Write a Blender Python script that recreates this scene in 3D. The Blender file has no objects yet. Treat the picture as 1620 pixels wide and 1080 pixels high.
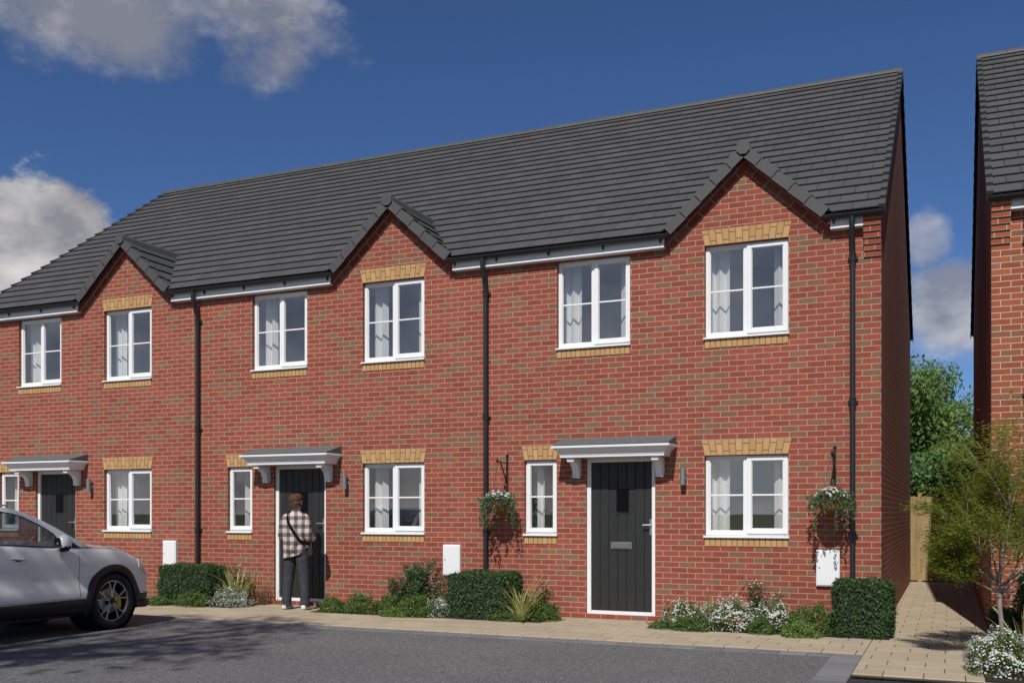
import bpy, bmesh, math, random
import numpy as np
from mathutils import Vector, Matrix, Quaternion
R = math.radians
PI = math.pi
rnd = random.Random(7)
sc = bpy.context.scene
COL = sc.collection

# ------------------------------------------------------------------ helpers
class MB:
    """collects polygons; built as ONE mesh object"""
    def __init__(s):
        s.v = []; s.f = []; s.m = []
    def poly(s, pts, m=0):
        b = len(s.v); s.v += [tuple(p) for p in pts]
        s.f.append(tuple(range(b, b + len(pts)))); s.m.append(m)
    def box(s, x0, x1, y0, y1, z0, z1, m=0):
        b = len(s.v)
        s.v += [(x0,y0,z0),(x1,y0,z0),(x1,y1,z0),(x0,y1,z0),(x0,y0,z1),(x1,y0,z1),(x1,y1,z1),(x0,y1,z1)]
        for q in ((0,3,2,1),(4,5,6,7),(0,1,5,4),(1,2,6,5),(2,3,7,6),(3,0,4,7)):
            s.f.append(tuple(b+i for i in q)); s.m.append(m)
    def bbox(s, x0, x1, y0, y1, z0, z1, c, m=0):
        """box with chamfered vertical and top edges"""
        xs = (x0, x1); ys = (y0, y1)
        def ring(i, z):
            return [(x0+i,y0+c,z),(x0+c,y0+i,z),(x1-c,y0+i,z),(x1-i,y0+c,z),(x1-i,y1-c,z),(x1-c,y1-i,z),(x0+c,y1-i,z),(x0+i,y1-c,z)]
        rs = [ring(0,z0), ring(0,z1-c), ring(c*.8,z1)]
        s.loft(rs, m, cap=True)
    def loft(s, rings, m=0, cap=False, closed=True):
        b = len(s.v); n = len(rings[0])
        for r in rings: s.v += [tuple(p) for p in r]
        for i in range(len(rings)-1):
            for j in range(n if closed else n-1):
                k = (j+1) % n
                s.f.append((b+i*n+j, b+i*n+k, b+(i+1)*n+k, b+(i+1)*n+j)); s.m.append(m)
        if cap:
            s.f.append(tuple(b+j for j in range(n-1,-1,-1))); s.m.append(m)
            s.f.append(tuple(b+(len(rings)-1)*n+j for j in range(n))); s.m.append(m)
    def prism(s, pts, fa, fb, m=0):
        """pts: 2-D outline; fa, fb: maps of (a,b) to 3-D for both caps"""
        A = [fa(p) for p in pts]; B = [fb(p) for p in pts]
        s.loft([A, B], m, cap=True)
    def tube(s, path, r, n=8, m=0, cap=True):
        path = [Vector(p) for p in path]
        rr = r if isinstance(r, (list, tuple)) else [r]*len(path)
        rings = []; up = None
        for i, p in enumerate(path):
            if i == 0: t = path[1]-p
            elif i == len(path)-1: t = p-path[-2]
            else: t = (path[i+1]-p).normalized() + (p-path[i-1]).normalized()
            if t.length < 1e-9: t = Vector((0,0,1))
            t.normalize()
            if up is None:
                up = Vector((0,0,1)) if abs(t.z) < .9 else Vector((1,0,0))
            a = t.cross(up)
            if a.length < 1e-6: a = t.orthogonal()
            a.normalize(); b = a.cross(t); up = b
            rings.append([p + (a*math.cos(2*PI*k/n) + b*math.sin(2*PI*k/n))*rr[i] for k in range(n)])
        s.loft(rings, m, cap=cap)
    def lathe(s, prof, n=24, o=(0,0,0), ax='z', m=0, cap=False):
        rings = []
        for r, h in prof:
            ring = []
            for k in range(n):
                a = 2*PI*k/n; c = r*math.cos(a); d = r*math.sin(a)
                p = (c,d,h) if ax == 'z' else ((h,c,d) if ax == 'x' else (d,h,c))
                ring.append((o[0]+p[0], o[1]+p[1], o[2]+p[2]))
            rings.append(ring)
        s.loft(rings, m, cap=cap)
    def ball(s, c, rx, ry, rz, n=12, k=8, m=0):
        rings = []
        for i in range(k+1):
            t = -PI/2 + PI*i/k
            q = max(math.cos(t), .02)
            rings.append([(c[0]+rx*q*math.cos(2*PI*j/n), c[1]+ry*q*math.sin(2*PI*j/n), c[2]+rz*math.sin(t)) for j in range(n)])
        s.loft(rings, m, cap=True)
    def mesh(s, name, mats, smooth=False):
        me = bpy.data.meshes.new(name)
        me.from_pydata(s.v, [], s.f)
        for mt in mats: me.materials.append(mt)
        me.polygons.foreach_set('material_index', s.m)
        if smooth: me.polygons.foreach_set('use_smooth', [True]*len(s.f))
        me.update()
        return me

def fixn(me):
    bm = bmesh.new(); bm.from_mesh(me); bmesh.ops.recalc_face_normals(bm, faces=bm.faces); bm.to_mesh(me); bm.free()

def obj(name, mb, mats, parent=None, smooth=False, recalc=True, bevel=0, angle=None):
    if not isinstance(mats, (list, tuple)): mats = [mats]
    me = mb.mesh(name, mats, smooth) if isinstance(mb, MB) else mb
    if recalc: fixn(me)
    o = bpy.data.objects.new(name, me); COL.objects.link(o)
    if parent is not None: o.parent = parent
    if bevel:
        md = o.modifiers.new('bevel', 'BEVEL'); md.width = bevel; md.segments = 2; md.limit_method = 'ANGLE'; md.angle_limit = R(40)
    if smooth and angle:
        try:
            me.set_sharp_from_angle(angle=R(angle))
        except Exception:
            pass
    return o

def thing(name, label, cat, loc=(0,0,0), rz=0, group=None):
    o = bpy.data.objects.new(name, None); COL.objects.link(o)
    o.empty_display_size = .2
    o.location = loc; o.rotation_euler = (0,0,rz)
    o['label'] = label; o['category'] = cat
    if group: o['group'] = group
    return o
def tag(o, label, cat, group=None):
    o['label'] = label; o['category'] = cat
    if group: o['group'] = group
    return o
def structure(o):
    o['kind'] = 'structure'; return o

def clip(poly, a, b, c):
    """keep a*x+b*y+c >= 0"""
    out = []
    n = len(poly)
    for i in range(n):
        p = poly[i]; q = poly[(i+1)%n]
        dp = a*p[0]+b*p[1]+c; dq = a*q[0]+b*q[1]+c
        if dp >= 0: out.append(p)
        if (dp >= 0) != (dq >= 0):
            t = dp/(dp-dq); out.append((p[0]+t*(q[0]-p[0]), p[1]+t*(q[1]-p[1])))
    return out
def area2(p):
    return abs(sum(p[i][0]*p[(i+1)%len(p)][1]-p[(i+1)%len(p)][0]*p[i][1] for i in range(len(p))))/2 if len(p) > 2 else 0

# ------------------------------------------------------------------ materials
class NT:
    def __init__(s, name):
        s.mat = bpy.data.materials.new(name); s.mat.use_nodes = True
        s.t = s.mat.node_tree; s.n = s.t.nodes; s.l = s.t.links
        for x in list(s.n): s.n.remove(x)
        s.out = s.n.new('ShaderNodeOutputMaterial')
    def new(s, typ, **kw):
        x = s.n.new(typ)
        for k, v in kw.items(): setattr(x, k, v)
        return x
    def link(s, a, b): s.l.new(a, b)
    def val(s, sock, v):
        if hasattr(v, 'is_output') or isinstance(v, bpy.types.NodeSocket): s.l.new(v, sock)
        else: sock.default_value = v
    def math(s, op, a, b=0.0, c=None, clamp=False):
        x = s.new('ShaderNodeMath', operation=op, use_clamp=clamp)
        s.val(x.inputs[0], a); s.val(x.inputs[1], b)
        if c is not None: s.val(x.inputs[2], c)
        return x.outputs[0]
    def ramp(s, fac, stops, interp='LINEAR'):
        x = s.new('ShaderNodeValToRGB'); e = x.color_ramp.elements; x.color_ramp.interpolation = interp
        while len(e) < len(stops): e.new(.5)
        for i, (p, c) in enumerate(stops):
            e[i].position = p; e[i].color = (*c, 1)
        s.val(x.inputs[0], fac); return x.outputs[0]
    def mix(s, fac, a, b, mode='MIX'):
        x = s.new('ShaderNodeMix', data_type='RGBA', blend_type=mode)
        s.val(x.inputs[0], fac)
        s.val(x.inputs[6], a if isinstance(a, bpy.types.NodeSocket) else (*a, 1))
        s.val(x.inputs[7], b if isinstance(b, bpy.types.NodeSocket) else (*b, 1))
        return x.outputs[2]
    def noise(s, vec, scale, detail=3, rough=.55, dist=0):
        x = s.new('ShaderNodeTexNoise'); x.inputs['Scale'].default_value = scale
        x.inputs['Detail'].default_value = detail; x.inputs['Roughness'].default_value = rough
        x.inputs['Distortion'].default_value = dist
        if vec is not None: s.link(vec, x.inputs['Vector'])
        return x.outputs['Fac']
    def pos(s): return s.new('ShaderNodeNewGeometry').outputs['Position']
    def objco(s): return s.new('ShaderNodeTexCoord').outputs['Object']
    def island(s): return s.new('ShaderNodeNewGeometry').outputs['Random Per Island']
    def bump(s, h, strength=.3, dist=.01):
        x = s.new('ShaderNodeBump'); x.inputs['Strength'].default_value = strength; x.inputs['Distance'].default_value = dist
        s.link(h, x.inputs['Height']); return x.outputs['Normal']
    def pbr(s, col, rough=.6, spec=.5, metal=0, normal=None, **kw):
        b = s.new('ShaderNodeBsdfPrincipled')
        s.val(b.inputs['Base Color'], col if isinstance(col, bpy.types.NodeSocket) else (*col, 1))
        s.val(b.inputs['Roughness'], rough); b.inputs['Specular IOR Level'].default_value = spec
        b.inputs['Metallic'].default_value = metal
        if normal is not None: s.link(normal, b.inputs['Normal'])
        for k, v in kw.items(): b.inputs[k].default_value = v
        s.link(b.outputs[0], s.out.inputs[0]); s.b = b
        return s.mat

def mat_plain(name, col, rough=.5, var=.08, scale=6, spec=.5, metal=0, island=0, bump=0, bscale=60, **kw):
    t = NT(name)
    p = t.objco() if not island else t.pos()
    n = t.noise(p, scale, 4)
    f = t.math('MULTIPLY_ADD', n, 2*var, 1-var)
    if island:
        f = t.math('MULTIPLY', f, t.math('MULTIPLY_ADD', t.island(), 2*island, 1-island))
    c = t.mix(1.0, col, col)
    x = t.new('ShaderNodeVectorMath', operation='SCALE'); x.inputs[0].default_value = col; t.link(f, x.inputs['Scale'])
    nr = None
    if bump: nr = t.bump(t.noise(p, bscale, 3), bump, .004)
    r = t.math('MULTIPLY_ADD', n, .15, rough-.07)
    return t.pbr(x.outputs[0], r, spec, metal, nr, **kw)

def mat_brick(name, reds, browns, mortar, frac=.20):
    t = NT(name)
    p = t.pos()
    sp = t.new('ShaderNodeSeparateXYZ'); t.link(p, sp.inputs[0])
    u = t.math('ADD', sp.outputs[0], sp.outputs[1])
    # slight wander so that joints are not ruler straight
    wob = t.math('MULTIPLY_ADD', t.noise(p, 9, 2), .006, -.003)
    cb = t.new('ShaderNodeCombineXYZ'); t.link(t.math('ADD', u, wob), cb.inputs[0]); t.link(t.math('ADD', sp.outputs[2], wob), cb.inputs[1])
    br = t.new('ShaderNodeTexBrick'); t.link(cb.outputs[0], br.inputs['Vector'])
    br.inputs['Color1'].default_value = (0,0,0,1); br.inputs['Color2'].default_value = (1,1,1,1); br.inputs['Mortar'].default_value = (.5,.5,.5,1)
    br.inputs['Scale'].default_value = 1; br.inputs['Mortar Size'].default_value = .0052; br.inputs['Mortar Smooth'].default_value = .12
    br.inputs['Brick Width'].default_value = .225; br.inputs['Row Height'].default_value = .075; br.inputs['Bias'].default_value = 0
    # one random number for each brick, from its course and its place in the course
    sx = t.new('ShaderNodeSeparateXYZ'); t.link(cb.outputs[0], sx.inputs[0])
    row = t.math('FLOOR', t.math('DIVIDE', sx.outputs[1], .075))
    par = t.math('SUBTRACT', 1.0, t.math('ABSOLUTE', t.math('MODULO', row, 2.0)))
    colm = t.math('FLOOR', t.math('DIVIDE', t.math('ADD', sx.outputs[0], t.math('MULTIPLY', par, .1125)), .225))
    ci = t.new('ShaderNodeCombineXYZ'); t.link(colm, ci.inputs[0]); t.link(row, ci.inputs[1])
    wn = t.new('ShaderNodeTexWhiteNoise', noise_dimensions='2D'); t.link(ci.outputs[0], wn.inputs['Vector'])
    tint = wn.outputs['Value']
    red = t.ramp(tint, [(0, reds[0]), (.3, reds[1]), (.55, reds[2]), (1-frac, reds[0])])
    brown = t.ramp(tint, [(1-frac, browns[0]), (1-frac*.5, browns[1]), (1, browns[0])])
    isb = t.math('GREATER_THAN', tint, 1-frac)
    c = t.mix(isb, red, brown)
    # streaks and kiss marks inside each brick
    mp = t.new('ShaderNodeMapping'); t.link(p, mp.inputs[0]); mp.inputs['Scale'].default_value = (14, 14, 30)
    st = t.noise(mp.outputs[0], 1, 5, .65)
    c = t.mix(t.math('MULTIPLY', t.math('SUBTRACT', st, .47, clamp=True), 3.0, clamp=True), c, browns[0])
    # fired patches: orange and plum bloom across parts of a brick
    off = t.new('ShaderNodeVectorMath', operation='ADD'); t.link(p, off.inputs[0]); t.link(ci.outputs[0], off.inputs[1])
    m3 = t.new('ShaderNodeMapping'); t.link(off.outputs[0], m3.inputs[0]); m3.inputs['Scale'].default_value = (5, 5, 9)
    pn = t.noise(m3.outputs[0], 1.3, 3, .6)
    c = t.mix(t.math('MULTIPLY', t.math('SUBTRACT', pn, .52, clamp=True), 3.2, clamp=True), c, (.40,.095,.045))
    c = t.mix(t.math('MULTIPLY', t.math('SUBTRACT', .44, pn, clamp=True), 3.4, clamp=True), c, (.21,.075,.065))
    gr = t.noise(p, 260, 2)
    c = t.mix(t.math('MULTIPLY', gr, .35), c, t.mix(.5, c, (.02,.012,.01)))
    big = t.noise(p, .6, 3)
    mo = t.mix(t.noise(p, 90, 3), tuple(.75*x for x in mortar), tuple(1.2*x for x in mortar))
    c = t.mix(br.outputs['Fac'], c, mo)
    x = t.new('ShaderNodeVectorMath', operation='SCALE'); t.link(c, x.inputs[0]); t.link(t.math('MULTIPLY_ADD', big, .28, .86), x.inputs['Scale'])
    h = t.math('ADD', t.math('MULTIPLY', br.outputs['Fac'], -1.0), t.math('MULTIPLY', gr, .22))
    return t.pbr(x.outputs[0], .88, .25, 0, t.bump(h, .55, .005))

M = {}
M['brick'] = mat_brick('red_brick', [(.305,.066,.048),(.26,.054,.040),(.35,.082,.060)], [(.215,.105,.066),(.245,.13,.088)], (.40,.31,.20))
M['brick_orange'] = mat_brick('orange_brick', [(.345,.092,.043),(.28,.070,.035),(.39,.115,.055)], [(.24,.10,.06),(.30,.13,.08)], (.50,.42,.32), .15)
def mat_unit(name, stops, gscale=200):
    t = NT(name); p = t.pos()
    c = t.ramp(t.island(), stops)
    c = t.mix(t.math('MULTIPLY', t.noise(p, 45, 4), .5), c, tuple(.62*x for x in stops[1][1]))
    return t.pbr(c, .88, .25, 0, t.bump(t.noise(p, gscale, 3), .35, .003))
M['brick_unit'] = mat_unit('red_brick_unit', [(0,(.25,.047,.038)),(.45,(.30,.056,.047)),(.75,(.34,.072,.058)),(1,(.24,.115,.075))])
M['brick_unit_o'] = mat_unit('orange_brick_unit', [(0,(.32,.08,.036)),(.45,(.40,.105,.045)),(1,(.45,.13,.06))])
M['buff'] = mat_unit('buff_brick_unit', [(0,(.46,.265,.115)),(.4,(.54,.325,.15)),(.7,(.59,.375,.185)),(1,(.50,.285,.13))])
M['mortar'] = mat_plain('mortar', (.36,.28,.18), .9, .15, 40)
M['mortar_dark'] = mat_plain('buff_mortar', (.20,.135,.06), .9, .15, 40)
M['tile'] = mat_plain('concrete_roof_tile', (.076,.0755,.075), .72, .10, 2.5, .3, island=.10, bump=.15, bscale=120)
M['tile_edge'] = mat_plain('roof_cap', (.076,.076,.077), .6, .08, 3, .35, island=.06)
M['under'] = mat_plain('roof_underlay', (.012,.012,.013), .9)
M['white'] = mat_plain('white_upvc', (.80,.81,.82), .32, .03, 5, .5)
M['white_dark'] = mat_plain('white_timber', (.74,.75,.77), .4, .04, 5, .5)
M['black'] = mat_plain('black_plastic', (.018,.020,.023), .38, .1, 4, .5)
M['iron'] = mat_plain('black_iron', (.012,.012,.013), .45, .1, 8, .5)
M['lead'] = mat_plain('canopy_grp', (.112,.124,.128), .75, .35, 18, .3, bump=.25, bscale=90)
M['door'] = mat_plain('anthracite_door', (.025,.0262,.026), .42, .06, 3, .4, bump=.08, bscale=140)
M['groove'] = mat_plain('door_groove', (.012,.012,.013), .7)
M['steel'] = mat_plain('satin_steel', (.46,.47,.49), .38, .05, 8, .5, metal=.85)
M['steel_grey'] = mat_plain('grey_plate', (.16,.165,.17), .45, .08, 30, .5, metal=.3)
M['galv'] = mat_plain('lamp_steel', (.30,.33,.34), .42, .12, 20, .5, metal=.7)
M['wallpaint'] = mat_plain('room_paint', (.84,.82,.79), .9)
M['roomfloor'] = mat_plain('room_floor', (.50,.46,.41), .8)
M['curtain'] = mat_plain('curtain_cloth', (.80,.79,.76), .9, .04, 30)
M['dark_glass'] = mat_plain('dark_door_glass', (.003,.003,.0035), .35, .02, 4, .15)

def mat_glass(name, tint=(1,1,1), refl=1.0, base=.0):
    t = NT(name)
    tr = t.new('ShaderNodeBsdfTransparent'); tr.inputs[0].default_value = (*tint, 1)
    gl = t.new('ShaderNodeBsdfGlossy'); gl.inputs['Roughness'].default_value = .0; gl.inputs[0].default_value = (1,1,1,1)
    nm = t.bump(t.noise(t.objco(), 1.6, 2), .02, .02)      # a pane is never perfectly flat
    t.link(nm, gl.inputs['Normal'])
    lw = t.new('ShaderNodeLayerWeight'); lw.inputs[0].default_value = .5
    fr = t.math('MULTIPLY_ADD', t.math('POWER', lw.outputs['Facing'], 5.0), .95, .045)
    mx = t.new('ShaderNodeMixShader')
    t.link(t.math('MULTIPLY_ADD', fr, refl, base, clamp=True), mx.inputs[0])
    t.link(tr.outputs[0], mx.inputs[1]); t.link(gl.outputs[0], mx.inputs[2]); t.link(mx.outputs[0], t.out.inputs[0])
    return t.mat
M['glass'] = mat_glass('window_glass', (.92,.94,.95), 1.3, .19)
M['car_glass'] = mat_glass('tinted_car_glass', (.50,.52,.52), 1.0, .02)

def mat_leaf(name, cols, trans=.28, rough=.5, spec=.35):
    t = NT(name)
    n = len(cols)
    c = t.ramp(t.island(), [(i/(n-1), c) for i, c in enumerate(cols)])
    big = t.noise(t.pos(), 4, 2)
    x = t.new('ShaderNodeVectorMath', operation='SCALE'); t.link(c, x.inputs[0]); t.link(t.math('MULTIPLY_ADD', big, .5, .75), x.inputs['Scale'])
    b = t.new('ShaderNodeBsdfPrincipled'); t.link(x.outputs[0], b.inputs['Base Color']); b.inputs['Roughness'].default_value = rough
    b.inputs['Specular IOR Level'].default_value = spec
    tl = t.new('ShaderNodeBsdfTranslucent')
    y = t.new('ShaderNodeVectorMath', operation='MULTIPLY'); t.link(x.outputs[0], y.inputs[0]); y.inputs[1].default_value = (1.5,1.6,.7)
    t.link(y.outputs[0], tl.inputs[0])
    mx = t.new('ShaderNodeMixShader'); mx.inputs[0].default_value = trans
    t.link(b.outputs[0], mx.inputs[1]); t.link(tl.outputs[0], mx.inputs[2]); t.link(mx.outputs[0], t.out.inputs[0])
    return t.mat
M['hedge_leaf'] = mat_leaf('hedge_leaf', [(.026,.055,.020),(.050,.10,.034),(.085,.15,.055),(.038,.078,.026)], .2, .55, .25)
M['low_leaf'] = mat_leaf('low_leaf', [(.07,.125,.03),(.105,.175,.042),(.14,.21,.055)], .3)
M['low_leaf_light'] = mat_leaf('light_low_leaf', [(.12,.20,.05),(.16,.25,.06),(.20,.28,.075)], .3)
M['rose_leaf'] = mat_leaf('rose_leaf', [(.045,.08,.03),(.075,.115,.042),(.11,.10,.05)], .25)
M['tall_leaf'] = mat_leaf('tall_leaf', [(.055,.10,.045),(.085,.145,.065),(.115,.18,.085)], .25)
M['tan_leaf'] = mat_leaf('tan_leaf', [(.10,.10,.05),(.17,.13,.075),(.22,.16,.10),(.07,.09,.04)], .2)
M['silver_leaf'] = mat_leaf('silver_leaf', [(.20,.24,.18),(.30,.34,.28),(.42,.45,.40)], .15)
M['flax_leaf'] = mat_leaf('flax_leaf', [(.26,.29,.09),(.40,.42,.17),(.50,.48,.22),(.30,.27,.12)], .3)
M['brown_grass'] = mat_leaf('brown_grass', [(.14,.11,.06),(.10,.10,.05),(.19,.15,.09)], .2)
M['tree_leaf'] = mat_leaf('tree_leaf', [(.09,.16,.045),(.16,.25,.075),(.25,.34,.12),(.11,.19,.055)], .4, .5, .4)
M['bush_leaf'] = mat_leaf('bush_leaf', [(.07,.15,.055),(.12,.23,.08),(.20,.32,.12)], .35, .45, .4)
M['sapling_leaf'] = mat_leaf('sapling_leaf', [(.15,.18,.035),(.20,.235,.05),(.26,.29,.075)], .5, .6, .2)
M['basket_leaf'] = mat_leaf('basket_leaf', [(.05,.10,.04),(.08,.15,.06),(.15,.21,.13)], .25)
M['petal'] = mat_leaf('white_petal', [(.50,.50,.48),(.66,.66,.65),(.58,.56,.58)], .15, .7, .1)
M['petal_red'] = mat_leaf('red_petal', [(.16,.006,.008),(.24,.012,.014)], .1)
M['petal_pink'] = mat_leaf('pink_petal', [(.70,.50,.44),(.75,.66,.55)], .15)
M['petal_blue'] = mat_leaf('blue_petal', [(.30,.32,.55),(.42,.44,.66)], .15)
M['stem'] = mat_plain('stem', (.12,.10,.055), .8)
M['bark'] = mat_plain('bark', (.15,.125,.105), .85, .35, 14, .2, bump=.5, bscale=50)
M['bark_grey'] = mat_plain('sapling_bark', (.24,.20,.18), .8, .3, 20, .2, bump=.4, bscale=70)
M['soil'] = mat_plain('soil', (.035,.027,.02), .95, .4, 30, .2, bump=.9, bscale=45)
M['core'] = mat_plain('hedge_dark_core', (.014,.022,.010), .9)  # dark green of the light-blocking box inside each hedge
# ------------------------------------------------------------------ the houses
HW = 5.4               # frontage of one house
EY, EZ = -.17, 5.265   # front eaves edge of the tiles
RY, RZ = 5.0, 9.05     # ridge
SL = (RZ-EZ)/(RY-EY); LEN = math.hypot(RZ-EZ, RY-EY); CA = (RY-EY)/LEN; SA = (RZ-EZ)/LEN
BY = 10.0              # rear wall
GX = -1.687            # centre of the gablet
GZ, GS = 6.27, .93     # gablet: roof line z = GZ - GS*|x-GX|
NC = 22                # tile courses
TG = LEN/NC
WINS = [  # x0, x1, z0, z1, style, lintel
    (-2.237,-1.137,1.155,2.262,'double',1), (-2.237,-1.137,3.818,5.085,'double',1),
    (-4.372,-3.282,3.818,5.085,'double',0), (-4.880,-4.374,1.155,2.255,'single',1)]
DOOR = (-3.935,-2.925,.062,2.268)

def front_pt(x, t, n):    # point on the front slope, t up the slope from the eaves, n off the plane
    return (x, EY + t*CA - n*SA, EZ + t*SA + n*CA)
def back_pt(x, t, n):
    y = EY + t*CA - n*SA
    return (x, 2*RY - y, EZ + t*SA + n*CA)

def tile_slab(mb, poly, t0, fpt, th=.014, lift=.029, m=0, g=None):
    g = g or TG
    def nn(t): return lift*(1-(t-t0)/(g*1.15))
    A = [fpt(p[0], p[1], nn(p[1])+.004) for p in poly]; B = [fpt(p[0], p[1], nn(p[1])+.004+th) for p in poly]
    mb.loft([A, B], m, cap=True)

def roof_slope(mb, x0, x1, fpt, cut, r):
    tw = .3375
    for i in range(NC):
        t0 = i*TG; off = (i % 2)*tw/2
        k0 = int(math.floor((x0-off)/tw))-1; k1 = int(math.ceil((x1-off)/tw))+1
        for k in range(k0, k1):
            a = max(k*tw+off+.003, x0); b = min((k+1)*tw+off-.003, x1)
            if b-a < .02: continue
            dt = r.uniform(-.003,.003)
            base = [(a,t0+dt),(b,t0+dt),(b,min(t0+TG*1.13,LEN+.02)),(a,min(t0+TG*1.13,LEN+.02))]
            if not cut:
                tile_slab(mb, base, t0, fpt); continue
            # keep what lies above the gablet roof: EZ+t*SA >= GZ+.05-GS|x-GX|
            gz = GZ+.03
            L = clip(clip(base, -1, 0, GX), -GS, SA, EZ-gz+GS*GX)
            Rr = clip(clip(base, 1, 0, -GX), GS, SA, EZ-gz-GS*GX)
            full = area2(base)
            if area2(L)+area2(Rr) > full*.999: tile_slab(mb, base, t0, fpt)
            else:
                for q in (L, Rr):
                    if area2(q) > .0012: tile_slab(mb, q, t0, fpt)

def brick_band(mb, s0, s1, q0, q1, side, y0, y1, m=0):
    """raking brick course of the gablet; s runs down the slope from the apex, q below the roof line"""
    ca = 1/math.hypot(1, GS); sa = GS*ca
    s = s0
    while s < s1:
        e = min(s+.215, s1+.2)
        pts = [(s+.004,q0+.003),(e-.004,q0+.003),(e-.004,q1-.003),(s+.004,q1-.003)]
        W = [(s_*ca - q_*sa, GZ - s_*sa - q_*ca) for s_, q_ in pts]        # (|dx|, z)
        W = clip(W, 1, 0, 0); W = clip(W, -1, 0, 1.13); W = clip(W, 0, 1, -5.075)
        if area2(W) > .001:
            W = [(GX+side*p[0], p[1]) for p in W]
            mb.prism(W, lambda p: (p[0], y1, p[1]), lambda p: (p[0], y0, p[1]), m)
        s += .225

def lintel(house, x0, x1, z0, z1):
    mb = MB(); sp = .045
    n = 13 if x1-x0 > .8 else 7
    def px(f, z): 
        k = (z-z0)/(z1-z0)
        return (x0+.0) + (x1-x0)*f + (f-.5)*2*sp*k
    mb.prism([(x0,z0+.001),(x1,z0+.001),(x1+sp,z1),(x0-sp,z1)], lambda p:(p[0],.006,p[1]), lambda p:(p[0],-.0035,p[1]), 1)
    j = .0055
    for i in range(n):
        f0, f1 = i/n, (i+1)/n
        zm = z0+.055 if i % 2 else z1-.055
        for a, b in ((z0+.003, zm-j), (zm+j, z1-.002)):
            pts = [(px(f0,a)+j,a),(px(f1,a)-j,a),(px(f1,b)-j,b),(px(f0,b)+j,b)]
            mb.prism(pts, lambda p:(p[0],.02,p[1]), lambda p:(p[0],-.0085,p[1]), 0)
    return obj('brick_lintel', mb, [M['buff'], M['mortar_dark']], house)

def brick_sill(house, x0, x1, z1):
    mb = MB(); z0 = z1-.115
    n = 15 if x1-x0 > .8 else 7
    mb.box(x0, x1, -.0035, .05, z0, z1-.001, 1)
    w = (x1-x0)/n; j = .0055
    for i in range(n):
        mb.box(x0+i*w+j, x0+(i+1)*w-j, -.0095, .03, z0+.003, z1-.003, 0)
    return obj('brick_sill', mb, [M['buff'], M['mortar_dark']], house)

def frame_bars(mb, x0, x1, z0, z1, w, y0, y1, wb=None, m=0):
    wb = wb or w
    mb.box(x0, x0+w, y0, y1, z0, z1, m); mb.box(x1-w, x1, y0, y1, z0, z1, m)
    mb.box(x0+w, x1-w, y0, y1, z0, z0+wb, m); mb.box(x0+w, x1-w, y0, y1, z1-w, z1, m)

def window(house, x0, x1, z0, z1, style):
    zs = z0+.032
    fr = MB(); g = MB(); ca = MB(); bar = MB()
    y0 = .058
    zm = (zs+z1)/2+.005
    def pane(a, b, y, c, d): g.poly([(a,y,c),(b,y,c),(b,y,d),(a,y,d)])
    if style == 'double':
        xm = (x0+x1)/2
        frame_bars(fr, x0+.002, x1-.002, zs, z1-.002, .055, y0, y0+.065, .06)
        fr.box(xm-.038, xm+.03, y0+.001, y0+.064, zs+.06, z1-.057)
        # fixed light on the left
        lx0, lx1 = x0+.057, xm-.038
        frame_bars(fr, lx0, lx1, zs+.06, z1-.057, .012, y0+.018, y0+.03)
        # opening casement on the right
        cx0, cx1, cz0, cz1 = xm+.004, x1-.012, zs+.03, z1-.016
        frame_bars(ca, cx0, cx1, cz0, cz1, .062, y0-.02, y0-.002)
        frame_bars(ca, cx0+.062, cx1-.062, cz0+.062, cz1-.062, .009, y0-.004, y0+.02)
        for a, b, ya in ((lx0+.003, lx1-.003, y0+.024), (cx0+.063, cx1-.063, y0+.002)):
            bar.box(a, b, ya, ya+.022, zm-.011, zm+.011)
        pane(lx0+.004, lx1-.004, y0+.034, zs+.064, z1-.061)
        pane(cx0+.060, cx1-.060, y0+.012, cz0+.060, cz1-.060)
    else:
        frame_bars(fr, x0+.002, x1-.002, zs, z1-.002, .045, y0, y0+.065, .05)
        frame_bars(ca, x0+.02, x1-.02, zs+.025, z1-.02, .055, y0-.016, y0-.002)
        frame_bars(ca, x0+.075, x1-.075, zs+.08, z1-.075, .009, y0-.004, y0+.02)
        bar.box(x0+.076, x1-.076, y0+.002, y0+.024, zm-.011, zm+.011)
        pane(x0+.073, x1-.073, y0+.026, zs+.078, z1-.073)
    w = obj('window', fr, M['white'], house, bevel=.005)
    obj('casement', ca, M['white'], w, bevel=.006)
    obj('glazing_bar', bar, M['white'], w, bevel=.004)
    obj('pane', g, M['glass'], w, recalc=False)
    s = MB()
    s.prism([(-.042,z0+.004),(.05,z0+.004),(.05,z0+.031),(-.01,z0+.031),(-.042,z0+.024)], lambda p:(x0-.012,p[0],p[1]), lambda p:(x1+.012,p[0],p[1]))
    obj('sill', s, M['white'], w, bevel=.003)
    return w

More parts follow.
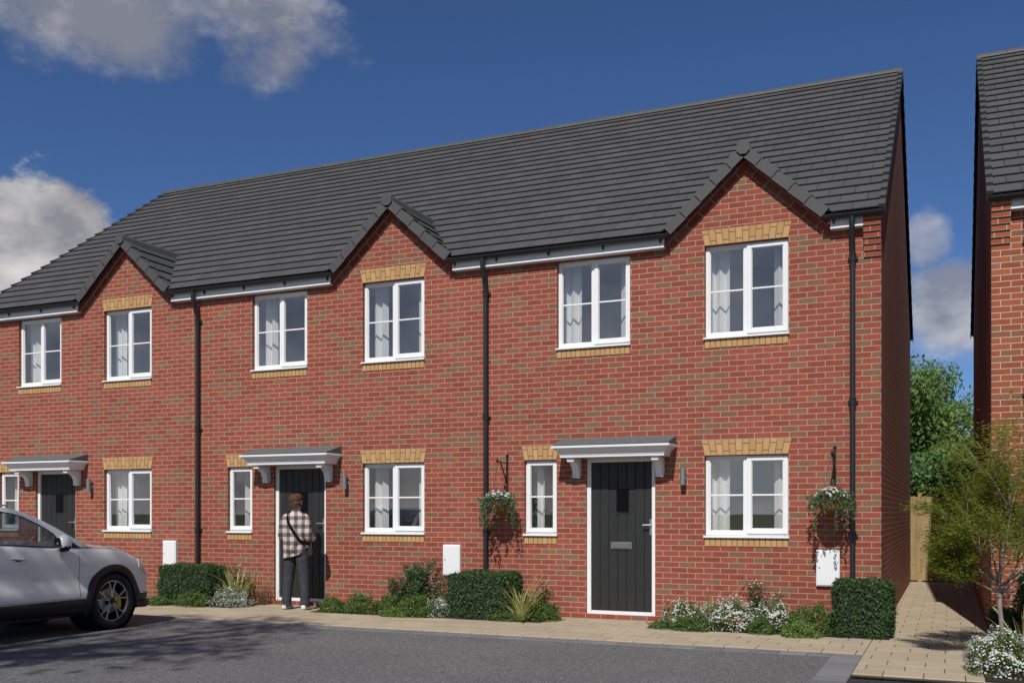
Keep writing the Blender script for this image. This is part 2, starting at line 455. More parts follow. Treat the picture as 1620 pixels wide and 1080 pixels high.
def door(house, lamp_glass=True):
    x0, x1, z0, z1 = DOOR
    fr = MB(); y0 = .05
    frame_bars(fr, x0, x1, z0, z1-.002, .06, y0, y0+.07, .05)
    d = MB(); lx0, lx1, lz0, lz1 = x0+.062, x1-.042, z0+.052, z1-.055
    # vertical boards with grooves
    n = 7; w = (lx1-lx0)/n
    vx0, vx1, vz0, vz1 = (lx0+lx1)/2-.085, (lx0+lx1)/2+.095, 1.50, 1.83
    for i in range(n):
        a, b = lx0+i*w+.0035, lx0+(i+1)*w-.0035
        segs = [(lz0, lz1)]
        if b > vx0 and a < vx1: segs = [(lz0, vz0), (vz1, lz1)]
        for s0, s1 in segs:
            d.prism([(a,y0+.034),(a+.006,y0+.026),(b-.006,y0+.026),(b,y0+.034)], lambda p:(p[0],p[1],s0), lambda p:(p[0],p[1],s1), 0)
    d.box(lx0, lx1, y0+.034, y0+.06, lz0, lz1, 1)
    do = obj('door', d, [M['door'], M['groove']], house)
    obj('door_frame', fr, M['white'], do, bevel=.004)
    v = MB(); v.box(vx0, vx1, y0+.028, y0+.033, vz0, vz1); obj('vision_panel', v, M['dark_glass'], do)
    vf = MB(); vf.box(vx0-.008, vx1+.008, y0+.018, y0+.03, vz0-.014, vz0-.003)
    for a in (vx0+.03, vx1-.03): vf.box(a-.012, a+.012, y0+.014, y0+.027, vz0-.03, vz0-.014)
    obj('glazing_bead', vf, M['black'], do)
    lp = MB(); xm = (lx0+lx1)/2-.01
    lp.box(xm-.155, xm+.155, y0+.008, y0+.026, .985, 1.085, 0)
    lp.box(xm-.125, xm+.125, y0+.002, y0+.008, 1.00, 1.07, 0)
    obj('letter_plate', lp, M['steel_grey'], do, bevel=.004)
    h = MB()
    h.box(lx1-.052, lx1-.006, y0+.012, y0+.026, 1.185, 1.405, 0)
    h.tube([(lx1-.03,y0+.012,1.325),(lx1-.03,y0-.04,1.325)], .011, 8)
    h.tube([(lx1-.022,y0-.04,1.325),(lx1-.14,y0-.045,1.322)], [.011,.009], 8)
    h.lathe([(.012,y0+.012),(.012,y0-.005),(.004,y0-.007)], 12, (lx1-.03,0,1.245), 'y')
    obj('handle', h, M['steel'], do)
    return do

def canopy(house):
    xc, hw = -3.452, .84
    c = MB()
    # cornice profile (y, z), mitred round the three free sides
    prof = [(.30,2.262),(.345,2.262),(.345,2.288),(.352,2.292),(.356,2.318),(.372,2.345),(.40,2.366),(.415,2.372),(.415,2.384),(.44,2.39),(.44,2.412),(.425,2.420)]
    D = .44
    rings = []
    for y, z in prof:
        ins = D-y
        rings.append([(xc-hw+ins,-.003,z),(xc-hw+ins,-y,z),(xc+hw-ins,-y,z),(xc+hw-ins,-.003,z)])
    c.loft(rings, 0, closed=False)
    c.poly([rings[0][k] for k in (0,1,2,3)], 0)                  # soffit
    c.poly([rings[-1][k] for k in (0,1,2,3)], 0)
    ca = obj('canopy', c, M['white_dark'], house)
    r = MB()
    zt, zf = 2.55, 2.428
    A = [(xc-hw+.012,-.43,zf),(xc+hw-.012,-.43,zf),(xc+hw-.012,-.002,zf),(xc-hw+.012,-.002,zf)]
    T = [(xc-hw+.012,-.43,zf+.006),(xc+hw-.012,-.43,zf+.006),(xc+hw-.012,-.002,zt),(xc-hw+.012,-.002,zt)]
    r.loft([A, T], 0, cap=True)
    obj('canopy_roof', r, M['lead'], ca)
    for bx in (-4.055, -2.845):
        b = MB(); w = .05
        pr = [(-.003,1.985),(-.085,1.985),(-.087,2.05)]
        for k in range(9):
            a = k/8*PI/2
            pr.append((-.275+.185*math.cos(a), 2.05+.155*math.sin(a)))
        pr += [(-.31,2.205),(-.31,2.259),(-.003,2.259)]
        b.prism(pr, lambda p:(bx-w,p[0],p[1]), lambda p:(bx+w,p[0],p[1]))
        pr2 = [(-.004,2.02),(-.06,2.03),(-.06,2.10),(-.11,2.185),(-.2,2.225),(-.25,2.225),(-.25,2.24),(-.004,2.24)]
        b.prism(pr2, lambda p:(bx-w-.008,p[0],p[1]), lambda p:(bx+w+.008,p[0],p[1]))
        obj('bracket', b, M['white_dark'], ca, bevel=.004)
    return ca

def gutter_run(mb, x0, x1):
    yc, zc, r = -.165, 5.262, .057
    prof = []
    for k in range(11):
        a = PI*k/10
        prof.append((yc-r*math.cos(a), zc-r*math.sin(a)))
    inner = [(yc-(r-.006)*math.cos(PI*k/10), zc-(r-.006)*math.sin(PI*k/10)) for k in range(10,-1,-1)]
    mb.prism(prof+inner, lambda p:(x0,p[0],p[1]), lambda p:(x1,p[0],p[1]))
    x = x0+.12
    while x < x1:
        mb.prism([(yc-(r+.005)*math.cos(PI*k/10), zc+.004-(r+.005)*math.sin(PI*k/10)) for k in range(11)], lambda p:(x-.014,p[0],p[1]), lambda p:(x+.014,p[0],p[1]))
        mb.box(x-.012, x+.012, -.125, -.098, 5.165, 5.24)
        x += .82

def wall_with_holes(mb, x0, x1, z0, z1, holes, y, m=0):
    xs = sorted({x0, x1, *[h[0] for h in holes], *[h[1] for h in holes]})
    zs = sorted({z0, z1, *[h[2] for h in holes], *[h[3] for h in holes]})
    for i in range(len(xs)-1):
        for j in range(len(zs)-1):
            cx, cz = (xs[i]+xs[i+1])/2, (zs[j]+zs[j+1])/2
            if any(h[0] < cx < h[1] and h[2] < cz < h[3] for h in holes): continue
            mb.poly([(xs[i],y,zs[j]),(xs[i+1],y,zs[j]),(xs[i+1],y,zs[j+1]),(xs[i],y,zs[j+1])], m)

def build_house(name, label, x_right, gable=None, brick='brick', unit='brick_unit', pipe_x=-.335, seed=1, left_end=False):
    """gable: 'right', 'left' or None: which end stands free"""
    H = thing(name, label, 'house', (x_right,0,0))
    r = random.Random(seed)
    holes = [(w[0],w[1],w[2],w[3]) for w in WINS] + [(DOOR[0],DOOR[1],DOOR[2],DOOR[3])]
    B = M[brick]; U = M[unit]
    # --- walls
    mb = MB(); T = .13
    wall_with_holes(mb, -HW, 0, -.05, 5.16, holes, 0)
    gz = lambda x: GZ-.10-GS*abs(x-GX)
    hw = (GZ-.10-5.16)/GS
    mb.poly([(GX-hw,0,5.16),(GX+hw,0,5.16),(GX,0,GZ-.10)])
    for a, b, c, d in holes:
        mb.poly([(a,0,c),(a,0,d),(a,T,d),(a,T,c)]); mb.poly([(b,0,c),(b,T,c),(b,T,d),(b,0,d)])
        mb.poly([(a,0,d),(b,0,d),(b,T,d),(a,T,d)]); mb.poly([(a,0,c),(a,T,c),(b,T,c),(b,0,c)])
    mb.poly([(-HW,BY,-.05),(0,BY,-.05),(0,BY,5.2),(-HW,BY,5.2)])
    px_ = 0 if gable == 'left' else -HW          # party wall
    mb.poly([(px_,0,-.05),(px_,BY,-.05),(px_,BY,5.2),(px_,0,5.16)])
    # raking corbel courses round the gablet
    obj('wall', mb, B, H, recalc=False)
    cb = MB()
    for side in (-1, 1):
        brick_band(cb, 0, 1.75, .0, .092, side, 0, -.040)
        brick_band(cb, .06, 1.75, .096, .188, side, 0, -.020)
    ca_ = 1/math.hypot(1, GS)
    for q0, q1, yy in ((0,.094,-.035),(.094,.19,-.015)):          # mortar bed behind the courses
        for side in (-1,1):
            W = [(0,GZ-q0/ca_),(1.13,GZ-q0/ca_-1.13*GS),(1.13,GZ-q1/ca_-1.13*GS),(0,GZ-q1/ca_)]
            W = clip(W, 0, 1, -5.078)
            W = [(GX+side*p[0], p[1]) for p in W]
            cb.prism(W, lambda p:(p[0],-.002,p[1]), lambda p:(p[0],yy,p[1]), 1)
    obj('gablet_corbel', cb, [U, M['mortar']], H)
    ends = ['right'] if gable == 'right' else (['left'] if gable == 'left' else [])
    for e in ends:
        X = 0 if e == 'right' else -HW; sg = 1 if e == 'right' else -1
        mb = MB()
        mb.poly([(X,0,-.05),(X,BY,-.05),(X,BY,5.3),(X,RY,RZ-.01),(X,0,5.3)] if sg > 0 else [(X,0,-.05),(X,0,5.3),(X,RY,RZ-.01),(X,BY,5.3),(X,BY,-.05)])
        obj('gable_wall', mb, B, H, recalc=False)
        c = MB()
        for i in range(7):
            z = 4.725+i*.075; out = .020*(i+1)+.004
            x = .003*sg+X; xi = X-sg*.205
            a0, a1 = sorted((x, xi))
            c.box(a0, a1, -out, -.0005, z+.0005, z+.0745, 0)
        obj('corner_corbel', c, B, H)
        # boxed end above the corbel
    # --- rooms behind the windows
    for z0, z1 in ((.02,2.5),(2.62,5.14)):
        rm = MB(); a, b, y1 = -HW+.06, -.06, 1.8
        rm.poly([(a,y1,z0),(b,y1,z0),(b,y1,z1),(a,y1,z1)]); rm.poly([(a,T,z0),(a,y1,z0),(a,y1,z1),(a,T,z1)]); rm.poly([(b,T,z0),(b,T,z1),(b,y1,z1),(b,y1,z0)])
        rm.poly([(a,T,z1),(b,T,z1),(b,y1,z1),(a,y1,z1)]); rm.poly([(a,T,z0),(a,y1,z0),(b,y1,z0),(b,T,z0)], 1)
        wall_with_holes(rm, a, b, z0, z1, [h for h in holes if h[2] < z1 and h[3] > z0], T)
        pr = MB() 
        rm.poly([(-2.75,T,z0),(-2.75,y1,z0),(-2.75,y1,z1),(-2.75,T,z1)]); 
        obj('room', rm, [M['wallpaint'], M['roomfloor']], H, recalc=False)
    # --- roof
    xl = -HW - (.03 if gable == 'left' else 0); xr = .03 if gable == 'right' else 0
    tm = MB()
    roof_slope(tm, xl, xr, front_pt, True, r); roof_slope(tm, xl, xr, back_pt, False, r)
    roof = obj('roof', tm, M['tile'], H)
    ul = MB()
    for fp in (front_pt, back_pt):
        ul.poly([fp(xl+.01,.27 if fp is front_pt else 0,-.012), fp(xr-.01,.27 if fp is front_pt else 0,-.012), fp(xr-.01,LEN,-.012), fp(xl+.01,LEN,-.012)])
    obj('underlay', ul, M['under'], roof)
    rg = MB()
    k = 0; x = xl - (.02 if gable == 'left' else 0); xe = xr + (.02 if gable == 'right' else 0)
    while x < xe-.01:
        b = min(x+.45, xe)
        pr = [(RY+.125*math.cos(a), RZ-.028+.105*math.sin(a)) for a in [PI*j/8 for j in range(9)]]
        pr += [(RY+.11*math.cos(a), RZ-.03+.085*math.sin(a)) for a in [PI*j/8 for j in range(8,-1,-1)]]
        rg.prism(pr, lambda p:(x+.002,p[0],p[1]), lambda p:(b-.002,p[0],p[1]))
        x += .45
    obj('ridge', rg, M['tile_edge'], roof)
    for e in ends:
        vg = MB(); sg = 1 if e == 'right' else -1; X = xr if e == 'right' else xl
        for fp in (front_pt, back_pt):
            for i in range(NC):
                t0, t1 = i*TG-.012, min((i+1)*TG+.0, LEN)
                x0, x1 = X-sg*.03, X+sg*.03
                A = [fp(x,t0,n) for x, n in ((x0-sg*.02,.074),(x1,.074),(x1,-.050),(x1-sg*.014,-.050),(x1-sg*.014,.03),(x0-sg*.02,.03))]
                C = [fp(x,t1,n) for x, n in ((x0-sg*.02,.030),(x1-sg*.008,.030),(x1-sg*.008,-.075),(x1-sg*.014,-.075),(x1-sg*.014,.012),(x0-sg*.02,.012))]
                vg.loft([A, C], 0, cap=True)
        obj('verge', vg, M['tile_edge'], roof)
    # --- gablet roof
    gt = MB(); ca = 1/math.hypot(1,GS); sa = GS*ca
    SLn = 1.40; ng = 5; g = SLn/ng
    yb = lambda z: EY+(z-EZ)/SL
    vb = MB()
    for side in (-1,1):
        def gp(y, t, n):        # t: up the slope from the foot
            s = SLn-t
            return (GX+side*(s*ca+n*sa), y, GZ-s*sa+n*ca)
        for i in range(ng):
            t0 = i*g; 
            zt = GZ-(SLn-t0)*sa
            t1 = min(t0+g*1.12, SLn)
            y_end0 = yb(zt)+.06; y_end1 = yb(GZ-(SLn-t1)*sa)+.06
            base = [(-.155,t0),(y_end0,t0),(y_end1,t1),(-.155,t1)]
            tile_slab(gt, base, t0, gp, g=g, lift=.028)
            # verge cap
            def cap_ring(t, up):
                return [gp(y,t,n) for y, n in ((-.02,.056*up+.012),(-.175,.056*up+.012),(-.175,-.080+.02*(up-1)),(-.160,-.080+.02*(up-1)),(-.160,.03*up),(-.02,.03*up))]
            vb.loft([cap_ring(t0-.012,1.0), cap_ring(min(t0+g+.0,SLn),.55)], 0, cap=True)
    gr = obj('gablet_roof', gt, M['tile'], H)
    obj('verge_cap', vb, M['tile_edge'], gr)
    rd = MB()
    oct_ = [(math.cos(PI/8+PI/4*k)*.094, math.sin(PI/8+PI/4*k)*.094) for k in range(8)]
    zc = GZ+.004; ye = yb(zc+.05)+.05
    rd.prism(oct_, lambda p:(GX+p[0],-.20,zc+p[1]), lambda p:(GX+p[0],-.172,zc+p[1]))
    half = [(-.115,-.07),(-.085,.03),(-.035,.082),(.035,.082),(.085,.03),(.115,-.07)]
    rd.prism(half, lambda p:(GX+p[0],-.174,zc+p[1]), lambda p:(GX+p[0],ye,zc+p[1]))
    obj('ridge_cap', rd, M['tile_edge'], gr)
    us = MB()
    for side in (-1,1):
        us.poly([(GX,-.05,GZ-.006),(GX+side*1.02,-.05,GZ-.006-1.02*GS),(GX+side*1.02,.1,GZ-.006-1.02*GS),(GX,1.2,GZ-.006)])
    obj('underlay', us, M['under'], gr)
    # --- eaves
    segs = [(-HW, GX-1.085), (GX+1.085, -.205 if gable == 'right' else 0)]
    if gable == 'left': segs[0] = (-HW+.205, segs[0][1])
    for a, b in segs:
        f = MB()
        f.box(a, b, -.10, -.082, 5.118, 5.275); f.box(a, b, -.108, -.001, 5.10, 5.117)
        f.box(a, b, -.112, -.1005, 5.104, 5.135)
        obj('fascia', f, M['white'], H)
    for a, b in ((-HW-(.03 if gable == 'left' else 0), GX-1.0), (GX+1.005, .035 if gable == 'right' else 0)):
        g_ = MB(); gutter_run(g_, a, b)
        obj('gutter', g_, M['black'], H, smooth=True, angle=40)
    # --- rainwater pipe
    p = MB(); px = pipe_x
    p.tube([(px,-.165,5.235),(px,-.165,5.10),(px,-.15,5.06),(px,-.075,4.83),(px,-.062,4.78),(px,-.062,4.6)] , .035, 14)
    p.tube([(px,-.062,4.8),(px,-.062,.03)], .034, 14)
    for z in (4.72, 2.9, 1.2):
        p.lathe([(.034,z-.045),(.043,z-.04),(.043,z+.035),(.046,z+.045),(.034,z+.05)], 14, (px,-.062,0))
        p.box(px-.062, px+.062, -.03, -.003, z-.02, z+.02)
    obj('downpipe', p, M['black'], H, smooth=True, angle=40)
    # --- openings
    for x0, x1, z0, z1, st, li in WINS:
        window(H, x0, x1, z0, z1, st)
        if li: lintel(H, x0, x1, z1+.001, z1+.208)
        brick_sill(H, x0, x1, z0+.003)
    door(H); canopy(H)
    return H

houses = [
 build_house('terraced_house', 'end house of the red brick terrace, with a flower basket either side of its front', 0, 'right', seed=1),
 build_house('terraced_house', 'middle house of the red brick terrace, where a person waits at the door', -HW, None, pipe_x=-.078, seed=2),
 build_house('terraced_house', 'far left house of the red brick terrace, partly hidden by the silver car', -2*HW, 'left', pipe_x=-.074, seed=3),
]
build_house('brick_house', 'orange brick house beyond the paved path, only its left edge in view', 1.25+HW, 'left', 'brick_orange', 'brick_unit_o', pipe_x=-HW+.40, seed=4)

# curtains: pleated sheets hung just inside the windows
def curtain(x0, x1, z0, z1, label, y=.29, ph=0):
    mb = MB(); n = max(2, int(round((x1-x0)/.068)))
    pts = []
    for i in range(n+1):
        pts.append((x0+(x1-x0)*i/n, y+(.032 if (i+ph) % 2 else -.032)))
    A = [(a,b,z0) for a, b in pts]; Bv = [(a,b,z1) for a, b in pts]
    mb.loft([A, Bv], 0, closed=False)
    o = obj('curtain', mb, M['curtain'], None, recalc=False)
    md = o.modifiers.new('thick', 'SOLIDIFY'); md.thickness = .003
    tag(o, label, 'curtain', 'white window curtains')
    return o
HN = ['end house with the flower baskets', 'middle house where the person waits', 'far left house behind the car']
WN = ['ground-floor double window', 'upstairs window under the gable', 'upstairs window above the door', 'narrow window beside the door']
for i, hn in enumerate(HN):
    for k, (x0, x1, z0, z1, st, li) in enumerate(WINS):
        X = -HW*i
        if st == 'double':
            curtain(X+x0+.02, X+x0+.285, z0-.02, z1+.02, 'left curtain, %s, %s' % (WN[k], hn), ph=i)
            curtain(X+x1-.23, X+x1-.005, z0-.02, z1+.02, 'right curtain, %s, %s' % (WN[k], hn), ph=i+1)
        else:
            curtain(X+x0+.10, X+x0+.21, z0-.02, z1+.02, 'curtain, %s, %s' % (WN[k], hn), ph=i)
# ------------------------------------------------------------------ ground, paving, tarmac
def mat_tarmac(name, dark, light):
    t = NT(name); p = t.pos()
    v = t.new('ShaderNodeTexVoronoi'); v.inputs['Scale'].default_value = 62; t.link(p, v.inputs['Vector'])
    k = t.new('ShaderNodeRGBToBW'); t.link(v.outputs['Color'], k.inputs[0])
    c = t.ramp(k.outputs[0], [(0, dark), (.55, tuple((a+b)/2 for a, b in zip(dark, light))), (.85, light), (1, tuple(1.7*x for x in light))])
    c = t.mix(t.math('MULTIPLY', t.noise(p, 300, 2), .5), c, dark)
    f = t.math('MULTIPLY_ADD', t.noise(p, .7, 4), .5, .75)
    x = t.new('ShaderNodeVectorMath', operation='SCALE'); t.link(c, x.inputs[0]); t.link(f, x.inputs['Scale'])
    return t.pbr(x.outputs[0], .85, .3, 0, t.bump(v.outputs['Distance'], .6, .006))
M['tarmac'] = mat_tarmac('tarmac', (.075,.075,.077), (.22,.217,.21))
M['tarmac_dark'] = mat_tarmac('dark_tarmac', (.02,.02,.022), (.06,.06,.062))
t = NT('paving_slab'); p = t.pos()
c = t.ramp(t.island(), [(0,(.43,.36,.255)),(.5,(.47,.395,.285)),(1,(.52,.44,.32))])
mp = t.new('ShaderNodeMapping'); t.link(p, mp.inputs[0]); mp.inputs['Scale'].default_value = (3,22,8)
c = t.mix(t.math('MULTIPLY', t.noise(mp.outputs[0], 1.5, 5), .55), c, (.34,.275,.19))
c = t.mix(t.math('MULTIPLY', t.noise(p, 170, 2), .35), c, (.27,.22,.16))
M['slab'] = t.pbr(c, .9, .2, 0, t.bump(t.noise(p, 120, 4), .3, .004))
t = NT('channel_block'); p = t.pos()
c = t.ramp(t.island(), [(0,(.16,.16,.165)),(.6,(.20,.20,.205)),(1,(.25,.25,.25))])
c = t.mix(t.math('MULTIPLY', t.noise(p, 14, 4), .6), c, (.12,.12,.125))
M['channel'] = t.pbr(c, .9, .2, 0, t.bump(t.noise(p, 120, 3), .3, .003))
t = NT('grass_ground'); p = t.pos()
c = t.mix(t.noise(p, .8, 4), (.05,.085,.02), (.09,.12,.035)); c = t.mix(t.noise(p, 40, 3), c, (.035,.055,.015))
M['grass'] = t.pbr(c, .95, .1)
M['sand'] = mat_plain('joint_sand', (.055,.043,.03), .95, .3, 40)

def sheet(name, x0, x1, y0, y1, z, m, kind=True):
    mb = MB(); mb.poly([(x0,y0,z),(x1,y0,z),(x1,y1,z),(x0,y1,z)])
    return structure(obj(name, mb, m, recalc=False))
sheet('ground', -900, 900, -900, 900, -.05, M['grass'])
sheet('road', -60, 60, -12, -3.72, -.028, M['tarmac_dark'])
sheet('parking_bay', -30, -.34, -30, -2.44, -.016, M['tarmac'])
# channel blocks edging the tarmac
mb = MB(); r = random.Random(3)
x = -30
while x < -.36:
    w = .3
    a, b = x+.003, min(x+w-.003, -.353)
    mb.bbox(a, b, -2.44, -2.198, -.06, -.011+r.uniform(-.001,.001), .004); x += w
y = -2.2
while y > -9:
    mb.bbox(-.35, -.052, y-.297, y, -.06, -.011+r.uniform(-.001,.001), .004); y -= .3
structure(obj('channel_edging', mb, M['channel']))
# sand bed and slabs
bed = MB(); bed.poly([(-30,-2.19,-.012),(6,-2.19,-.012),(6,.02,-.012),(-30,.02,-.012)]); bed.poly([(-.045,-3.70,-.012),(6,-3.70,-.012),(6,-2.19,-.012),(-.045,-2.19,-.012)])
bed.poly([(.002,.02,-.012),(1.248,.02,-.012),(1.248,10,-.012),(.002,10,-.012)])
structure(obj('sand_bed', bed, M['sand'], recalc=False))
mb = MB(); P = .3495
def slabs(x0, x1, row0, row1):
    for rw in range(row0, row1):
        y0, y1 = -2.192+rw*P, -2.192+(rw+1)*P
        off = .048 if (rw % 2) else .048+P/2
        k = math.floor((x0-off)/P)
        while k*P+off < x1:
            a, b = max(k*P+off, x0)+.0035, min((k+1)*P+off, x1)-.0035
            if b-a > .03:
                dz = r.uniform(-.0018,.0018)
                mb.bbox(a, b, y0+.002, y1-.002, -.05, dz, .0045)
            k += 1
slabs(-24, -.046, 0, 6); slabs(-.046, 4.2, -4, 6)
# last thin row up to the wall and the path between the houses
mb_rows = 6
y0 = -2.192+6*P
for rw in range(6, 36):
    ya, yb_ = -2.192+rw*P, min(-2.192+(rw+1)*P, 9.98)
    if ya > 9.98: break
    x0_, x1_ = (.004, 1.246) if ya >= 0 else (-.046, 1.3)
    off = .048 if (rw % 2) else .048+P/2
    k = math.floor((x0_-off)/P)
    while k*P+off < x1_:
        a, b = max(k*P+off, x0_)+.0035, min((k+1)*P+off, x1_)-.0035
        if b-a > .03 and yb_-ya > .03: mb.bbox(a, b, ya+.002, yb_-.002, -.05, r.uniform(-.0018,.0018), .0045)
        k += 1
x = -24.0
while x < -.05:
    mb.bbox(x+.003, x+P-.003, y0+.002, -.035, -.05, r.uniform(-.0018,.0018), .0045) if y0+.03 < -.035 else None
    x += P
structure(obj('pavement', mb, M['slab']))
def soil(x0, x1, y0, y1):
    mb = MB(); n = 24; m_ = 8; rr = random.Random(int(x0*10))
    pts = [[(x0+(x1-x0)*i/n, y0+(y1-y0)*j/m_, .006+(.03*math.sin(PI*j/m_)*math.sin(PI*i/n))+rr.uniform(0,.012)*(0<i<n and 0<j<m_)) for i in range(n+1)] for j in range(m_+1)]
    mb.loft(pts, 0, closed=False)
    return structure(obj('soil_bed', mb, M['soil'], smooth=True))
soil(-2.70, .14, -.86, -.002); soil(-8.05, -4.30, -.84, -.002); soil(-13.3, -9.5, -.84, -.002); soil(1.08, 3.2, -3.60, -.004); soil(-18.6, -15.6, -.84, -.002)
# ------------------------------------------------------------------ planting
rg = np.random.default_rng(11)
def unit(v): return v/np.maximum(np.linalg.norm(v, axis=1, keepdims=True), 1e-9)
def rand_dir(n): return unit(rg.normal(size=(n,3)))
def leaf_mesh(name, P, D, size, aspect=.5, mat=None, jitter=.3, fold=.12, N=None):
    """one folded four-cornered leaf for each point: P centre, D direction of the leaf, N its face"""
    n = len(P); D = unit(D)
    if N is None: N = rand_dir(n)
    S = unit(np.cross(D, N)); N = np.cross(S, D)
    L = size*(1+jitter*rg.uniform(-1,1,(n,1))); Wd = L*aspect
    v = np.empty((n,4,3))
    v[:,0] = P-D*L*.5; v[:,1] = P+S*Wd*.5+N*L*fold; v[:,2] = P+D*L*.5-N*L*fold*.5; v[:,3] = P-S*Wd*.5+N*L*fold
    me = bpy.data.meshes.new(name)
    me.vertices.add(4*n); me.vertices.foreach_set('co', v.reshape(-1))
    me.loops.add(4*n); me.loops.foreach_set('vertex_index', np.arange(4*n, dtype=np.int32))
    me.polygons.add(n); me.polygons.foreach_set('loop_start', np.arange(0,4*n,4, dtype=np.int32))
    try: me.polygons.foreach_set('loop_total', np.full(n,4, dtype=np.int32))
    except Exception: pass
    if mat: me.materials.append(mat)
    me.update(calc_edges=True); me.validate()
    return me
def add(name, me, parent):
    o = bpy.data.objects.new(name, me); COL.objects.link(o); o.parent = parent; return o
def flower_mesh(name, P, N, size, mat, petals=5):
    """small flat flowers"""
    n = len(P); N = unit(N); A = unit(np.cross(N, rand_dir(n))); B = np.cross(N, A)
    k = petals*2; v = np.empty((n,k,3)); L = size*.5*(1+.3*rg.uniform(-1,1,(n,1)))
    for i in range(k):
        a = 2*PI*i/k; q = 1 if i % 2 == 0 else .62
        v[:,i] = P + (A*math.cos(a)+B*math.sin(a))*L*q + N*L*(.15 if i % 2 == 0 else 0)
    me = bpy.data.meshes.new(name)
    me.vertices.add(k*n); me.vertices.foreach_set('co', v.reshape(-1))
    me.loops.add(k*n); me.loops.foreach_set('vertex_index', np.arange(k*n, dtype=np.int32))
    me.polygons.add(n); me.polygons.foreach_set('loop_start', np.arange(0,k*n,k, dtype=np.int32))
    try: me.polygons.foreach_set('loop_total', np.full(n,k, dtype=np.int32))
    except Exception: pass
    me.materials.append(mat); me.update(calc_edges=True); me.validate()
    return me
def lump(th, ph, seed, k=.22):
    """uneven radius so that no mound is a smooth dome"""
    q = np.random.default_rng(seed); s = np.zeros_like(th)
    for _ in range(7):
        a, b, c, d = q.uniform(1,6), q.uniform(1,6), q.uniform(0,6.28), q.uniform(0,6.28)
        s += np.sin(a*th+c)*np.sin(b*ph+d)
    return 1+k*s/2.2

def hedge(loc, w, d, h, label):
    T = thing('box_hedge', label, 'hedge', loc, 0, 'clipped box hedges')
    n = int(9000*(w*d+2*(w+d)*h)/2.6)
    # points near the surface of a soft-edged box
    u = rg.uniform(-1,1,(n,3)); ax = rg.choice(3, n, p=np.array([d*h, w*h, w*d])/(d*h+w*h+w*d)); sg = rg.choice([-1,1], n)
    u[np.arange(n), ax] = sg*(1-np.abs(rg.normal(0,.06,n)))
    q = np.abs(u)**6; f = (q.sum(1))**(1/6); u = u/np.maximum(f[:,None],.9)*.985
    nr = np.zeros((n,3)); nr[np.arange(n),ax] = sg
    wob = 1+.035*np.sin(u[:,0]*7+loc[0]*3)+.035*np.sin(u[:,1]*5+u[:,2]*6)+rg.normal(0,.02,n)+np.where(rg.random(n) < .06, rg.uniform(.02,.13,n), 0)
    P = u*np.array([w/2,d/2,h/2])*wob[:,None]+np.array([0,0,h/2])
    P[:,2] = np.maximum(P[:,2], .012)
    D = unit(nr*.5+rand_dir(n)*.8+np.array([0,0,.35])); N = unit(nr+rand_dir(n)*.75)
    add('foliage', leaf_mesh('hedge_leaves', P, D, .034, .58, M['hedge_leaf'], .35, .1, N), T)
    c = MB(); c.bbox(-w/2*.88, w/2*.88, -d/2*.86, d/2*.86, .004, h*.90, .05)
    obj('leaf_core', c, M['core'], T)  # plain dark box, added to stop light passing through the hedge
    return T

def mound(name, label, cat, loc, rx, ry, h, leaf, size, n, flowers=0, fmat=None, fsize=.02, group=None, seed=1, aspect=.5):
    T = thing(name, label, cat, loc, 0, group)
    th = rg.uniform(0, 2*PI, n); z = rg.uniform(0,1,n)**.8; ph = np.arcsin(z)
    rr = (rg.uniform(.55,1,n)**.5)*lump(th, ph*2, seed)
    P = np.stack([rx*np.cos(th)*np.cos(ph)*rr, ry*np.sin(th)*np.cos(ph)*rr, h*np.sin(ph)*rr], 1)
    P[:,2] = np.maximum(P[:,2], .01)
    O = unit(P/np.array([rx,ry,h])**2+1e-6)
    D = unit(O*.6+rand_dir(n)*.8+np.array([0,0,.25]))
    add('foliage', leaf_mesh(name+'_leaves', P, D, size, aspect, M[leaf], .4, .1, unit(O+rand_dir(n)*.8)), T)
    if flowers:
        th = rg.uniform(0, 2*PI, flowers); z = rg.uniform(.05,1,flowers)**.8; ph = np.arcsin(z)
        # heads gather into tufts
        k = max(8, flowers//5); ci = rg.integers(0,k,flowers); th = th[ci]+rg.normal(0,.09,flowers); ph = np.clip(ph[ci]+rg.normal(0,.09,flowers), .03, 1.55)
        rr = lump(th, ph*2, seed)*rg.uniform(.97,1.07,flowers)
        P = np.stack([rx*np.cos(th)*np.cos(ph)*rr, ry*np.sin(th)*np.cos(ph)*rr, h*np.sin(ph)*rr+.008], 1)
        O = unit(P/np.array([rx,ry,h])**2)
        add('blossom', flower_mesh(name+'_blossom', P, unit(O+rand_dir(flowers)*.5), fsize, M[fmat]), T)
    return T

def blade(mb, base, az, lean, length, w, droop, m=0, k=7):
    """one strap leaf, curving over"""
    d = Vector((math.cos(az), math.sin(az), 0)); s = Vector((-math.sin(az), math.cos(az), 0))
    p = Vector(base); a = lean; rings = []
    for i in range(k+1):
        t = i/k; ww = w*(1-t**2.2)*(.65+.35*min(1,t*4))+.0006
        up = Vector((0,0,1))*math.sin(a)-d*math.cos(a)      # face normal-ish
        rings.append([p-s*ww/2+up*ww*.18, p, p+s*ww/2+up*ww*.18])
        p = p+(d*math.sin(a)+Vector((0,0,1))*math.cos(a))*(length/k)
        a += droop/k*(.4+1.2*t)
    mb.loft(rings, m, closed=False)

